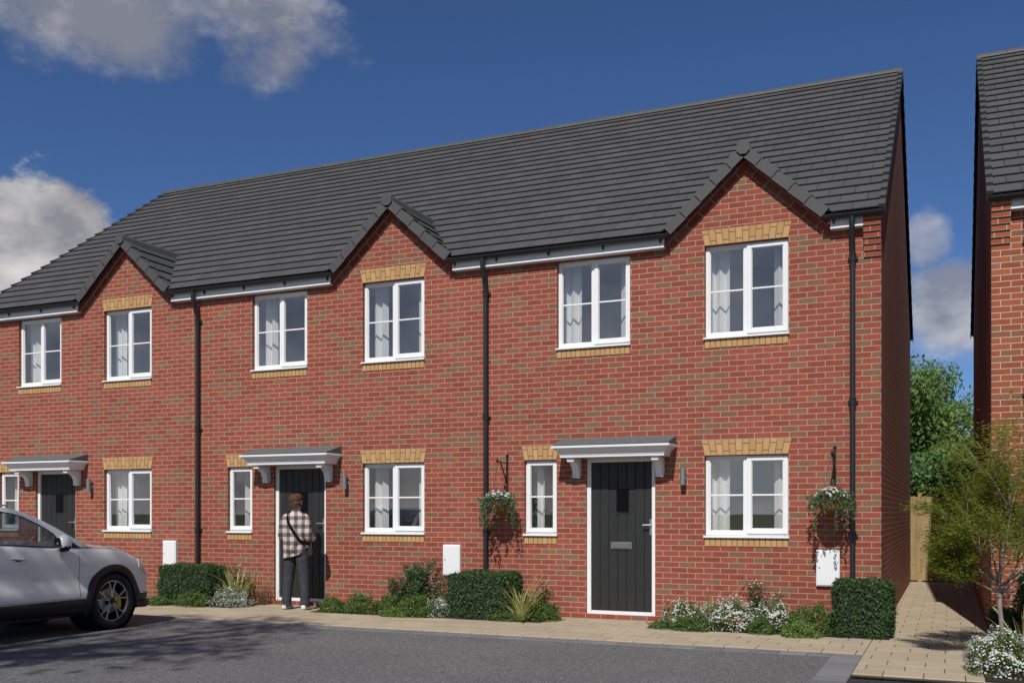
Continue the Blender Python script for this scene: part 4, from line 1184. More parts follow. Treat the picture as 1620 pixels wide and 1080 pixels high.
def make_car(loc):
    C = thing('parked_car', 'silver sport utility car parked nose towards the far left house', 'car', loc)
    # ---- lower body
    ys = [-3.58+i*(4.44/170) for i in range(171)]
    rings = []
    zlow = [0,.5]
    for y in ys:
        b, t, w = smooth_tab(CB,y), smooth_tab(CT,y), smooth_tab(CW,y)
        half = []
        zc = max(b+.03, min(.435, t-.2))
        zs = [b, b+(zc-b)*.33, b+(zc-b)*.66, zc-.001, zc+.001]+[zc+.001+(t-zc-.001)*k/22 for k in range(1,23)]
        half.append((0,b)); half.append((.35*w,b)); half.append((.72*w,b-.0))
        for z in zs: half.append((w*smooth_tab(SEC,(z-b)/(t-b)), z))
        xe = half[-1][0]
        crown = .055*min(1,max(0,(.86-y)/.35))*(1 if y > -.6 else max(.15, 1+(y+.6)*2))
        for f in (.965,.91,.84,.75,.66,.55,.42,.28,.14,0):
            g = 1-f
            half.append((xe*f, t+.020*min(1,g/.09)-.012*(1 if .75<f<.85 else 0)+crown*(1-f**2)))
        ring = [(x,y,z) for x,z in half]+[(-x,y,z) for x,z in half[-2:0:-1]]
        rings.append(ring)
    mb = MB(); n = len(rings[0]); b0 = 0
    mb.v = [p for r in rings for p in r]
    wheels = [(0,.368),(-2.68,.368)]
    for i in range(len(rings)-1):
        for j in range(n):
            k = (j+1)%n; q = (i*n+j, i*n+k, (i+1)*n+k, (i+1)*n+j)
            c = [sum(mb.v[a][d] for a in q)/4 for d in range(3)]
            if abs(c[0]) > .5 and any((c[1]-wy)**2+(c[2]-wz)**2 < .405**2 for wy, wz in wheels): continue
            y = c[1]; zc = max(smooth_tab(CB,y)+.03, min(.435, smooth_tab(CT,y)-.2))
            lo = c[2] < zc-.0005
            if -.62 > y > -1.95 or True:
                m = 1 if lo else 0
            mb.f.append(q); mb.m.append(m)
    mb.f.append(tuple(range(n-1,-1,-1))); mb.m.append(0)
    mb.f.append(tuple((len(rings)-1)*n+j for j in range(n))); mb.m.append(1)
    body = obj('body', mb, [M['paint'], M['clad']], C, smooth=True)
    # inner arches
    for wy, wz in wheels:
        for s in (-1,1):
            a = MB(); a.lathe([(.02,s*.50),(.40,s*.50),(.412,s*.88)], 40, (0,wy,wz), 'x'); obj('arch_liner', a, M['clad'], body)
            # cladding lip that follows the side
            c = MB(); rr = []
            for k in range(41):
                an = R(-24)+k/40*R(228); ring = []
                for r_, dx in ((.375,-.05),(.375,.010),(.388,.020),(.452,.020),(.472,.010),(.474,-.02)):
                    y, z = wy+r_*math.cos(an), wz+r_*math.sin(an)
                    zz = max(z, smooth_tab(CB,y)+.01)
                    ring.append((s*(side_x(y,zz)+dx), y, max(z,.215)))
                rr.append(ring)
            c.loft(rr, 0, closed=True, cap=True)
            obj('arch_trim', c, M['clad'], body, smooth=True, angle=50)
    # bumper lip
    for s in (-1,1):
        lip = MB()
        pts = []
        for y in (.40,.50,.60,.68,.75,.81): pts.append((s*(side_x(y,.30)+.018), y, .285))
        lip.tube(pts, [.03,.045,.05,.048,.04,.03], 10)
        obj('bumper_lip', lip, M['clad'], body, smooth=True)
    for s in (-1,1):
        sk = MB(); rr = []
        for i in range(25):
            y = -.46-1.76*i/24
            rr.append([(s*(side_x(y,.43)+.004),y,.43),(s*(side_x(y,.40)+.022),y,.405),(s*(side_x(y,.33)+.022),y,.31),(s*(side_x(y,.29)-.02),y,.262)])
        sk.loft(rr, 0, closed=False)
        obj('side_sill', sk, M['clad'], body, smooth=True)
    un = MB(); un.box(-.72,.72,-3.2,.55,.20,.30); obj('underbody', un, M['clad'], body)
    # ---- greenhouse: two outlines, ruled across the car
    def gx(z): return .845-.50*max(0,z-1.07)**1.12
    OUT = [(-.33,1.075),(-.47,1.14),(-.62,1.232),(-.78,1.328),(-.944,1.415),(-1.08,1.476),(-1.206,1.522),(-1.34,1.556),(-1.50,1.578),(-1.75,1.594),(-2.1,1.598),(-2.5,1.585),(-2.85,1.555),(-3.10,1.52),(-3.22,1.44),(-3.34,1.30),(-3.44,1.13)]
    INN = [(-.80,1.083),(-.80,1.10),(-.80,1.165),(-.835,1.245),(-.955,1.325),(-1.08,1.392),(-1.20,1.452),(-1.33,1.492),(-1.50,1.518),(-1.75,1.533),(-2.1,1.535),(-2.5,1.515),(-2.75,1.485),(-2.88,1.44),(-2.98,1.36),(-3.0,1.25),(-2.95,1.15)]
    fr = MB()
    for s in (-1,1):
        gl = MB()
        A = [(s*gx(z),y,z) for y,z in OUT]; Bq = [(s*(gx(z)+.002),y,z) for y,z in INN]
        A2 = [(s*(gx(z)-.03),y,z) for y,z in OUT]; B2 = [(s*(gx(z)-.03),y,z) for y,z in INN]
        fr.loft([A2, A, Bq, B2], 0, closed=False)
        # side glass down to the waist
        for (y,z),(y2,z2) in zip(INN, INN[1:]):
            w1, w2 = smooth_tab(CT,y)-.01, smooth_tab(CT,y2)-.01
            gl.poly([(s*(gx(w1)-.004),y,w1),(s*(gx(w2)-.004),y2,w2),(s*(gx(z2)-.004),y2,z2),(s*(gx(z)-.004),y,z)])
        obj('side_glass', gl, M['car_glass'], body, recalc=False)
    roof = MB(); ws = MB(); bk = MB()
    def across(pts, bulge):
        rr = []
        for y, z in pts:
            rr.append([(gx(z)*f, y+bulge*(1-f*f)*(1 if bulge else 0), z+(.022 if bulge == 0 else .0)*(1-f*f)) for f in [1-2*k/14 for k in range(15)]])
        return rr
    roof.loft(across(OUT[7:14], 0), 0, closed=False)
    ws.loft(across(OUT[0:8], .07), 0, closed=False)
    bk.loft(across(OUT[13:], -.05), 0, closed=False)
    obj('pillars', fr, M['paint'], body, smooth=True, angle=40)
    obj('roof', roof, M['paint'], body, smooth=True)
    obj('windscreen', ws, M['car_glass'], body, smooth=True, recalc=False)
    obj('rear_window', bk, M['car_glass'], body, smooth=True, recalc=False)
    for s in (-1,1):
        tr = MB()
        # black waist strip, mirror triangle and door pillar
        rr = []
        for i in range(41):
            y = -.50-2.5*i/40; z = smooth_tab(CT,y)
            rr.append([(s*(gx(z-.012)+.006),y,z-.002),(s*(gx(z+.02)+.008),y,z+.010),(s*(gx(z+.02)-.01),y,z+.012)])
        tr.loft(rr, 0, closed=False)
        tr.poly([(s*(gx(z)+.005),y,z) for y,z in ((-.50,1.075),(-.80,1.085),(-.80,1.175),(-.62,1.165))])
        for y0, y1, ty0, ty1 in ((-1.86,-1.74,-1.84,-1.75),(-2.72,-2.66,-2.68,-2.63)):
            tr.poly([(s*(gx(1.13)+.004),y0,1.13),(s*(gx(1.13)+.004),y1,1.13),(s*(gx(1.53)+.004),ty1,1.53),(s*(gx(1.53)+.004),ty0,1.53)])
        tr.tube([(s*(gx(z)+.004),y,z) for y,z in INN[2:15]], .007, 6)
        obj('window_trim', tr, M['clad'], body)
    for s in (-1,1):
        rl = MB(); pts = [(s*(gx(z)-.02),y,z+.03) for y,z in ((-1.36,1.555),(-1.5,1.585),(-1.8,1.603),(-2.3,1.603),(-2.8,1.572),(-3.0,1.53))]
        rl.tube(pts, [.008,.014,.015,.015,.014,.008], 8); obj('roof_rail', rl, M['chrome'], body, smooth=True)
    # ---- cabin
    cb = MB(); cb.box(-.74,.74,-3.2,-.75,.62,.64); cb.box(-.80,.80,-.92,-.42,.80,1.095); cb.box(-.74,-.70,-3.2,-.8,.6,1.06); cb.box(.70,.74,-3.2,-.8,.6,1.06)
    obj('dashboard', cb, M['cabin'], body)
    for sx in (-.37,.37):
        st = MB()
        st.bbox(sx-.25,sx+.25,-1.85,-1.35,.62,.86,.05)
        prof = [(-1.80,.80),(-1.62,.80),(-1.74,1.15),(-1.82,1.30),(-1.92,1.30),(-1.93,1.10)]
        st.prism(prof, lambda p:(sx-.23,p[0],p[1]), lambda p:(sx+.23,p[0],p[1]))
        st.prism([(-1.86,1.33),(-1.79,1.34),(-1.80,1.47),(-1.88,1.49),(-1.92,1.42)], lambda p:(sx-.13,p[0],p[1]), lambda p:(sx+.13,p[0],p[1]))
        obj('seat', st, M['seat'], body, bevel=.025)
    rs = MB(); rs.bbox(-.62,.62,-2.7,-2.25,.62,.88,.05); rs.prism([(-2.62,.82),(-2.5,.82),(-2.72,1.30),(-2.82,1.30)], lambda p:(-.62,p[0],p[1]), lambda p:(.62,p[0],p[1])); obj('rear_seat', rs, M['seat'], body, bevel=.02)
    sw = MB(); cen = Vector((.37,-1.10,1.02)); tz = Vector((0,-.45,.89)); u = Vector((1,0,0)); v = tz.cross(u)
    sw.tube([cen+(u*math.cos(a)+v*math.sin(a))*.185 for a in [2*PI*k/28 for k in range(29)]], .014, 8); sw.tube([cen-u*.18, cen+u*.18], .014, 6); sw.tube([cen, cen+Vector((0,.22,-.12))], .03, 8)
    obj('steering_wheel', sw, M['cabin'], body, smooth=True)
    # ---- doors, handles, mirrors, lamps
    for s in (-1,1):
        def line(pts):
            gap = MB(); gap.tube([(s*(side_x(y,z)+.0005),y,z) for y,z in pts], .0026, 5); obj('shut_line', gap, M['clad'], body)
        line([(-.56,1.06-.0-.62*k/10) for k in range(11)])
        line([(-1.80,1.11-.66*k/10) for k in range(11)])
        line([(-2.60+.0,1.12-.12*k/4) for k in range(5)]+[(-2.60+.16*k/8,1.0-.28*k/8) for k in range(1,9)])
        line([(-.56-1.24*k/20,.448) for k in range(21)]); line([(-1.80-.40*k/8,.448) for k in range(9)])
        # bonnet shut line
        gap = MB(); gap.tube([(s*(smooth_tab(CW,y)*.90*.985), y, smooth_tab(CT,y)+.006) for y in [-.40+.95*k/14 for k in range(15)]], .004, 5)
        obj('shut_line', gap, M['clad'], body)
    for s in (-1,1):
        for y0 in (-1.56, -2.42):
            h = MB(); zb = .975 if y0 > -2 else .995
            pts = [(s*(side_x(y0+.21*k/8,zb-.004*k)+.003+.008*math.sin(PI*k/8)), y0+.215*k/8, zb-.0025*k) for k in range(9)]
            h.tube(pts, [.007,.011,.012,.012,.012,.012,.012,.011,.007], 8); obj('door_handle', h, M['paint'], body, smooth=True)
            h2 = MB(); c = pts[4]; h2.ball((s*(side_x(y0+.1,zb-.02)+.001), y0+.12, zb-.018), .004, .06, .022, 12, 6); obj('handle_recess', h2, M['alloy_dark'], body, smooth=True)
        m = MB(); mx = s*.985
        rings = []
        for k, (x, f) in enumerate(((.885,.35),(.90,.66),(.93,.92),(.97,1.0),(1.01,.93),(1.04,.62),(1.048,.25))):
            ring = []
            for a in range(14):
                t = 2*PI*a/14; cy = math.cos(t); cz = math.sin(t)
                yy = -.865+.085*f*(cy if cy < 0 else cy*1.25); zz = 1.135+.108*f*abs(cz)**.8*(1 if cz > 0 else -1)-.02*(1-f)
                ring.append((s*x, yy, zz))
            rings.append(ring)
        m.loft(rings, 0, cap=True)
        for i, f in enumerate(m.f):
            c = sum(m.v[a][2] for a in f)/len(f)
            if c < 1.10: m.m[i] = 1
        mo = obj('wing_mirror', m, [M['paint'], M['clad']], body, smooth=True, angle=60)
        st = MB(); st.tube([(s*.80,-.80,1.085),(s*.90,-.84,1.085)], [.03,.022], 8); obj('mirror_stalk', st, M['clad'], mo)
        g = MB(); g.prism([(.915,1.06),(1.00,1.055),(1.025,1.11),(1.01,1.20),(.925,1.21),(.902,1.14)], lambda p:(s*p[0],-.948,p[1]), lambda p:(s*p[0],-.941,p[1])); obj('mirror_glass', g, M['mirror'], mo)
    def patch(name, pred, off, mat):
        me = body.data; vs = {}; p = MB()
        for f in me.polygons:
            c = f.center
            if not pred(c): continue
            idx = []
            for vi in f.vertices:
                if vi not in vs:
                    vs[vi] = len(p.v); q = me.vertices[vi]; p.v.append(tuple(q.co+q.normal*off))
                idx.append(vs[vi])
            p.f.append(tuple(idx)); p.m.append(0)
        if p.f:
            o = obj(name, p, mat, body, smooth=True, recalc=False)
            md = o.modifiers.new('thick','SOLIDIFY'); md.thickness = .004; md.offset = -1
            return o
    for s in (-1,1):
        patch('headlight', lambda c: c.x*s > .48 and .46 < c.y < .84 and smooth_tab(CT,c.y)-.155+(c.y-.46)*.10 < c.z < smooth_tab(CT,c.y)-.012, .004, M['lampglass'])
        patch('tail_light', lambda c: c.x*s > .35 and c.y < -3.34 and .86 < c.z < 1.02, .004, M['redlamp'])
    gr = MB()
    for k in range(9):
        gr.box(-.36,.36,.858,.872,.40+k*.026,.414+k*.026)
    gr.box(-.38,.38,.852,.862,.385,.63); obj('grille', gr, M['clad'], body)
    # ---- wheels
    for wy, wz in wheels:
        for s in (-1,1):
            X = s*.795
            ty = MB(); hw = .118
            prof = [(.262,-hw*.80),(.285,-hw*.98),(.318,-hw*1.02),(.345,-hw*.92),(.360,-hw*.72),(.3655,-hw*.3),(.3655,hw*.3),(.360,hw*.72),(.345,hw*.92),(.318,hw*1.02),(.285,hw*.98),(.262,hw*.80)]
            ty.lathe(prof, 64, (X,wy,wz), 'x')
            for gq in (-.05,-.017,.017,.05):
                ty.lathe([(.3665,gq-.004),(.3668,gq+.004)], 64, (X,wy,wz), 'x')
            wh = obj('wheel', ty, M['tyre'], C, smooth=True, angle=50)
            o_ = s*hw*.86
            rm = MB()
            rm.lathe([(.266,o_),(.268,o_-s*.010),(.252,o_-s*.012),(.246,o_-s*.04)], 64, (X,wy,wz), 'x', 0)
            rm.lathe([(.246,o_-s*.04),(.235,-s*hw*.8)], 48, (X,wy,wz), 'x', 1)
            rm.lathe([(.24,-s*hw*.5),(.02,-s*hw*.5)], 48, (X,wy,wz), 'x', 1)
            rm.lathe([(.040,o_-s*.030),(.044,o_-s*.018),(.034,o_-s*.012),(.004,o_-s*.011)], 24, (X,wy,wz), 'x', 1)
            def bar(a0, r0, a1, r1, w0, w1, d0, d1, m):
                p0 = Vector((0,r0*math.cos(a0),r0*math.sin(a0))); p1 = Vector((0,r1*math.cos(a1),r1*math.sin(a1)))
                t = (p1-p0).normalized(); nrm = Vector((0,-t.z,t.y))
                A = []
                for p, w, d in ((p0,w0,d0),(p1,w1,d1)):
                    A.append([Vector((X,wy,wz))+p+nrm*q*w/2+Vector((o_-s*dd,0,0)) for q, dd in ((-1,d+.004),(-.7,d),(.7,d),(1,d+.004),(.8,d+.03),(-.8,d+.03))])
                rm.loft(A, m, cap=True)
            for k in range(5):
                a = PI/2+2*PI*k/5
                for q in (-1,1):
                    bar(a+q*.30, .035, a+q*.115, .145, .022, .017, .020, .016, 0)
                    bar(a+q*.115, .142, a+q*.235, .258, .017, .020, .016, .010, 0)
                    bar(a+q*.115, .15, a+q*.02, .256, .007, .009, .026, .018, 1)
            ro = obj('rim', rm, [M['alloy'], M['alloy_dark']], wh, smooth=True, angle=30)
            ds = MB(); ds.lathe([(.06,s*.02),(.165,s*.02),(.165,s*.0),(.06,0)], 40, (X,wy,wz), 'x'); obj('brake_disc', ds, M['steel'], wh)
            cl = MB(); q = []
            for an in [R(-38)+R(76)*k/8 for k in range(9)]: q.append(an)
            pr = [(.178*math.cos(a),.178*math.sin(a)) for a in q]+[(.112*math.cos(a),.112*math.sin(a)) for a in reversed(q)]
            for rot in (0, ):
                cl.prism(pr, lambda p:(X+s*.055,wy+p[0]*.94-p[1]*.34,wz+p[1]*.94+p[0]*.34-.05), lambda p:(X-s*.03,wy+p[0]*.94-p[1]*.34,wz+p[1]*.94+p[0]*.34-.05))
            obj('brake_caliper', cl, M['caliper'], wh)
    return C
make_car((-10.025,-3.617,-.012))
# ------------------------------------------------------------------ the person at the door
def mat_plaid():
    t = NT('plaid_flannel'); p = t.objco(); sp = t.new('ShaderNodeSeparateXYZ'); t.link(p, sp.inputs[0])
    def band(sock, per, ph, duty):
        f = t.math('FRACT', t.math('DIVIDE', t.math('ADD', sock, ph), per))
        return t.math('LESS_THAN', f, duty)
    u = t.math('ADD', sp.outputs[0], t.math('MULTIPLY', sp.outputs[1], .6))
    wob = t.math('MULTIPLY_ADD', t.noise(p, 5, 2), .02, -.01)
    u = t.math('ADD', u, wob); z = t.math('ADD', sp.outputs[2], wob)
    bx = band(u, .132, 5.05, .46); bz = band(z, .128, 5.02, .48)
    tx = band(u, .132, 5.085, .07); tz = band(z, .128, 5.06, .07)
    s = t.math('MULTIPLY', t.math('ADD', bx, bz), .5)
    c = t.ramp(s, [(0,(.70,.58,.555)),(.34,(.20,.175,.16)),(.75,(.035,.034,.034))], 'CONSTANT')
    c = t.mix(t.math('MULTIPLY', t.math('ADD', tx, tz, clamp=True), .45), c, (.42,.20,.20))
    c = t.mix(t.math('MULTIPLY', t.noise(p, 220, 2), .25), c, (.3,.27,.25))
    return t.pbr(c, .9, .15, 0, t.bump(t.noise(p, 22, 4, .6), .5, .02))
M['plaid'] = mat_plaid()
M['jean'] = mat_plain('charcoal_denim', (.045,.047,.055), .85, .3, 12, .2, bump=.5, bscale=24)
M['skin'] = mat_plain('skin', (.52,.31,.22), .55, .08, 20, .4)
M['beanie'] = mat_plain('brown_knit', (.10,.046,.024), .95, .3, 30, .15, bump=.8, bscale=120)
M['hair'] = mat_plain('dark_hair', (.06,.032,.018), .7, .3, 60, .3)
M['grey_knit'] = mat_plain('grey_knit_band', (.07,.07,.078), .95, .2, 60)
M['shoe'] = mat_plain('white_trainer', (.70,.69,.66), .6, .08, 30)
M['strap'] = mat_plain('black_webbing', (.008,.008,.009), .9, .1, 60, .1)

def skin_mesh(name, joints, edges, root=0, sub=2):
    """joints: (x,y,z,radius or (rx,ry)); one continuous surface grown round the skeleton"""
    me = bpy.data.meshes.new(name+'_cage'); me.from_pydata([j[:3] for j in joints], edges, []); me.update()
    o = bpy.data.objects.new(name+'_cage', me); COL.objects.link(o)
    bm = bmesh.new(); bm.from_mesh(me); lay = bm.verts.layers.skin.verify(); bm.verts.ensure_lookup_table()
    for i, j in enumerate(joints):
        r = j[3]; bm.verts[i][lay].radius = r if isinstance(r, tuple) else (r, r); bm.verts[i][lay].use_root = (i == root)
    bm.to_mesh(me); bm.free()
    m = o.modifiers.new('skin','SKIN'); m.use_smooth_shade = True; m.branch_smoothing = .4
    s = o.modifiers.new('sub','SUBSURF'); s.levels = sub; s.render_levels = sub
    dg = bpy.context.evaluated_depsgraph_get(); dg.update()
    res = bpy.data.meshes.new_from_object(o.evaluated_get(dg)); res.name = name
    bpy.data.objects.remove(o, do_unlink=True)
    res.polygons.foreach_set('use_smooth', [True]*len(res.polygons))
    return res

def oval(c, rx, ry, n=28, p=2.3, rot=0, fn=None):
    out = []
    for k in range(n):
        a = 2*PI*k/n; ca, sa = math.cos(a), math.sin(a)
        x = rx*abs(ca)**(2/p)*(1 if ca > 0 else -1); y = ry*abs(sa)**(2/p)*(1 if sa > 0 else -1)
        if fn: dx, dy, dz = fn(a)
        else: dx = dy = dz = 0
        out.append((c[0]+x*math.cos(rot)-y*math.sin(rot)+dx, c[1]+x*math.sin(rot)+y*math.cos(rot)+dy, c[2]+dz))
    return out

def make_person(loc, rz):
    T = thing('person', 'person at the middle door in plaid shirt, dark jeans, brown beanie and crossbody strap', 'person', loc, rz)
    # facing +y; x to the person's right
    J = []; E = []
    def add_(x, y, z, r, parent=None):
        J.append((x,y,z,r))
        if parent is not None: E.append((parent, len(J)-1))
        return len(J)-1
    pel = add_(0,0,.94,(.145,.11))
    sp1 = add_(0,-.01,1.08,(.125,.095),pel); sp2 = add_(0,-.015,1.25,(.15,.105),sp1); chest = add_(0,-.01,1.38,(.15,.10),sp2)
    nk = add_(0,.0,1.475,.062,chest); nk2 = add_(0,.012,1.535,.055,nk)
    hd1 = add_(0,.022,1.585,(.066,.078),nk2); hd2 = add_(0,.022,1.65,(.078,.095),hd1); hd3 = add_(0,.016,1.715,(.070,.085),hd2)
    ns = add_(0,.118,1.615,.014,hd1)
    for s in (-1,1):
        e = add_(s*.082,.012,1.625,.016,hd2); add_(s*.090,.0,1.645,.011,e)
    hands = []
    for s in (-1,1):
        sh = add_(s*.145,-.01,1.41,.058,chest); up = add_(s*.195,-.025,1.28,.048,sh); el = add_(s*.224,-.01,1.135,.042,up)
        fo = add_(s*.20,.13,1.115,.038,el); wr = add_(s*.125,.245,1.135,.027,fo); pm = add_(s*.085,.295,1.155,(.034,.02),wr)
        hands.append((s,pm))
        d = Vector((-s*.55,.62,.25)).normalized(); side = Vector((0,-.2,1)).normalized()
        kn = add_(s*.062,.325,1.168,(.034,.017),pm)
        for k, (off, ln) in enumerate(((.030,.070),(.010,.080),(-.010,.074),(-.029,.058))):
            b = Vector((s*.062,.325,1.168))+side*off+d*.012
            q = add_(*b,.0095,kn); m1 = b+d*ln*.5+Vector((0,.0,.004)); q = add_(*m1,.0088,q); m2 = m1+(d*.6+Vector((0,-.35,-.3))).normalized()*ln*.5; add_(*m2,.0075,q)
        tb = Vector((s*.085,.295,1.155))+side*.030+Vector((0,-.012,0)); q = add_(*tb,.012,pm); t2 = tb+(side*.6+d*.6)*.035; q = add_(*t2,.0105,q); t3 = t2+(d+side*.25)*.026; add_(*t3,.0085,q)
    for s in (-1,1):
        hp = add_(s*.092,0,.88,.088,pel); th = add_(s*.118,.005,.70,.072,hp); kn = add_(s*.138,.012,.50,.054,th); cf = add_(s*.150,-.012,.33,.052,kn); an = add_(s*.160,-.01,.10,.036,cf)
        he = add_(s*.162,-.035,.045,.030,an); to = add_(s*.172,.07,.035,.032,an); add_(s*.180,.15,.026,.024,to)
    me = skin_mesh('body', J, E)
    # eyes, lips joined into the same mesh
    bm = bmesh.new(); bm.from_mesh(me)
    for s in (-1,1):
        bmesh.ops.create_uvsphere(bm, u_segments=10, v_segments=8, radius=.012, matrix=Matrix.Translation((s*.031,.098,1.648)))
    bmesh.ops.create_uvsphere(bm, u_segments=10, v_segments=6, radius=.02, matrix=Matrix.Translation((0,.086,1.572)) @ Matrix.Diagonal((1.1,.5,.3,1)))
    bm.to_mesh(me); bm.free()
    me.materials.clear(); me.materials.append(M['skin'])
    bo = bpy.data.objects.new('body', me); COL.objects.link(bo); bo.parent = T
    # ---- shirt: loose, longer on the left and at the back
    sh = MB()
    def hem(a): # height of the shirt tail round the body; x right
        x = math.cos(a); y = math.sin(a)
        return (0, 0, -.085*(-x if True else 0)-.05*abs(y)**2+.0+.02*math.sin(3*a+1))
    def fold(k):
        def f(a):
            w = .010*math.sin(5*a+k*1.3)+.007*math.sin(9*a-k*2.1)
            return (w*math.cos(a), w*math.sin(a), 0)
        return f
    def mixf(k, q):
        f = fold(k)
        def g(a):
            d = f(a); h = hem(a); return (d[0], d[1], h[2]*q)
        return g
    rings = [oval((0,.0,1.505),.070,.066), oval((0,-.003,1.488),.092,.080), oval((0,-.008,1.468),.140,.098,fn=fold(0)), oval((0,-.010,1.435),0.172,.118,fn=fold(1)), oval((0,-.012,1.38),0.191,.130,fn=fold(1.5)), oval((-.004,-.013,1.30),0.193,.136,fn=fold(2)),
             oval((-.008,-.012,1.20),0.191,.138,fn=fold(2.6)), oval((-.010,-.010,1.10),0.192,.140,fn=mixf(3,.1)), oval((-.012,-.006,1.0),0.193,.142,fn=mixf(3.4,.4)), oval((-.014,-.002,.92),0.195,.143,fn=mixf(3.8,.75)), oval((-.016,.0,.855),0.193,.143,fn=mixf(4.1,1.0)), oval((-.016,.0,.853),.200,.136,fn=mixf(4.1,1.0))]
    sh.loft(rings)
    # collar
    sh.loft([oval((0,.0,1.492),.078,.072), oval((0,-.002,1.532),.070,.066), oval((0,-.002,1.534),.064,.060), oval((0,0,1.50),.066,.062)])
    for s in (-1,1):
        path = [(s*.115,-.008,1.425),(s*.165,-.016,1.385),(s*.196,-.028,1.29),(s*.214,-.030,1.20),(s*.226,-.012,1.135),(s*.226,.045,1.105),(s*.205,.125,1.108),(s*.165,.205,1.122),(s*.132,.240,1.134)]
        rad = [.078,.088,.082,.080,.083,.076,.064,.052,.040]
        path2 = []; rad2 = []
        for i in range(len(path)-1):
            for k in range(4):
                t = k/4; path2.append(Vector(path[i]).lerp(Vector(path[i+1]), t)); rr_ = rad[i]+(rad[i+1]-rad[i])*t
                rad2.append(rr_*(1+.05*math.sin(i*4+k*1.9+s)))
        path2.append(Vector(path[-1])); rad2.append(rad[-1])
        sh.tube(path2, rad2, 18)
    so = obj('shirt', sh, M['plaid'], T, smooth=True)
    md = so.modifiers.new('sub','SUBSURF'); md.levels = 1; md.render_levels = 1
    # ---- jeans
    jn = MB()
    jn.loft([oval((0,0,1.02),.150,.112), oval((0,-.003,.95),.170,.125), oval((0,-.004,.88),.180,.130), oval((0,0,.82),.178,.122)], cap=True)
    for s in (-1,1):
        pts = [(s*.085,0,.90),(s*.100,.003,.80),(s*.116,.006,.68),(s*.136,.010,.52),(s*.147,.0,.40),(s*.157,-.008,.26),(s*.163,-.010,.14),(s*.166,-.008,.075),(s*.167,-.006,.045)]
        rad = [.092,.099,.094,.084,.078,.074,.074,.078,.079]
        p2 = []; r2 = []
        for i in range(len(pts)-1):
            for k in range(4):
                t = k/4; p2.append(Vector(pts[i]).lerp(Vector(pts[i+1]),t)); q = rad[i]+(rad[i+1]-rad[i])*t
                lowz = max(0,(.32-p2[-1].z)/.32)
                r2.append(q*(1+(.025+.05*lowz)*math.sin(p2[-1].z*58+s)))
        p2.append(Vector(pts[-1])); r2.append(rad[-1])
        jn.tube(p2, r2, 18)
    jo = obj('jeans', jn, M['jean'], T, smooth=True)
    # ---- shoes
    for s in (-1,1):
        f = MB(); cx = s*.170; toe = s*.012
        st = [(-.088,.030,.052,.0),(-.080,.036,.075,.0),(-.04,.039,.082,.0),(.02,.041,.078,.0),(.08,.047,.060,.0),(.13,.046,.048,.0),(.170,.036,.038,.0),(.190,.016,.028,.0)]
        rr = []
        for y, w, h, _ in st:
            q = (y+.09)/.28; ring = []
            for k in range(14):
                a = 2*PI*k/14; ca, sa = math.cos(a), math.sin(a)
                ring.append((cx+toe*q+w*abs(ca)**.7*(1 if ca > 0 else -1), y, .004+h/2+h/2*abs(sa)**.7*(1 if sa > 0 else -1)))
            rr.append(ring)
        f.loft(rr, 0, cap=True); obj('shoe', f, M['shoe'], T, smooth=True)
    # ---- beanie with turned-up band, hair at the nape
    hn = MB(); hn.lathe([(.086,1.585),(.089,1.61),(.090,1.64),(.088,1.665)], 24, (0,.006,0)); 
    for i, v in enumerate(hn.v): hn.v[i] = (v[0]*.93, (v[1]-.006)*1.10-.004 if v[1] < .05 else .05, v[2]+(.03 if v[1] > .03 else 0))
    obj('hair', hn, M['hair'], T, smooth=True)
    bd = MB(); rings = []
    for r_, z in ((.091,1.638),(.098,1.640),(.101,1.660),(.098,1.680),(.090,1.682)): rings.append([(x, y+.012*(y > .0)*0, zz+.20*(y-.012)) for x, y, zz in oval((0,.012,z), r_*.92, r_*1.12)])
    bd.loft(rings); obj('hat_band', bd, M['grey_knit'], T, smooth=True)
    bn = MB(); rings = []
    for r_, z, dy in ((.094,1.662,0),(.103,1.690,-.004),(.105,1.72,-.010),(.098,1.75,-.018),(.080,1.772,-.024),(.05,1.787,-.030),(.012,1.792,-.034)):
        rings.append([(x, y, zz+.20*(y-.012)) for x, y, zz in oval((-.004,.012+dy,z), r_*.92, r_*1.10, fn=lambda a: (.004*math.sin(6*a),.004*math.cos(5*a),.003*math.sin(4*a)))])
    bn.loft(rings, cap=True); obj('beanie', bn, M['beanie'], T, smooth=True)
    # ---- crossbody strap over the left shoulder to the right hip, thin tail back across
    sp = MB()
    def ribbon(pts, w, th=.006):
        rr = []
        for i, p in enumerate(pts):
            p = Vector(p); t = (Vector(pts[min(i+1,len(pts)-1)])-Vector(pts[max(i-1,0)])).normalized(); nn = Vector((p.x*.7,(p.y+.012),0)).normalized(); sd_ = t.cross(nn).normalized()
            rr.append([p+sd_*w/2, p+sd_*w/2+nn*th, p-sd_*w/2+nn*th, p-sd_*w/2])
        sp.loft(rr, 0, cap=True)
    ribbon([(-.085,.07,1.47),(-.10,.0,1.497),(-.10,-.07,1.470),(-.085,-.125,1.43),(-.05,-.150,1.36),(.0,-.163,1.28),(.06,-.158,1.19),(.115,-.143,1.11),(.155,-.115,1.05),(.205,-.03,1.02),(.20,.06,1.03)], .046)
    ribbon([(.13,-.138,1.075),(.09,-.156,1.02),(.05,-.160,.96),(.01,-.160,.905),(-.03,-.158,.85)], .010)
    obj('strap', sp, M['strap'], T)
    bg_ = MB(); bg_.bbox(-.13,.06,.155,.205,.95,1.08,.02); obj('bag', bg_, M['strap'], T, bevel=.015)
    return T
make_person((-8.46,-.60,.002), R(4))
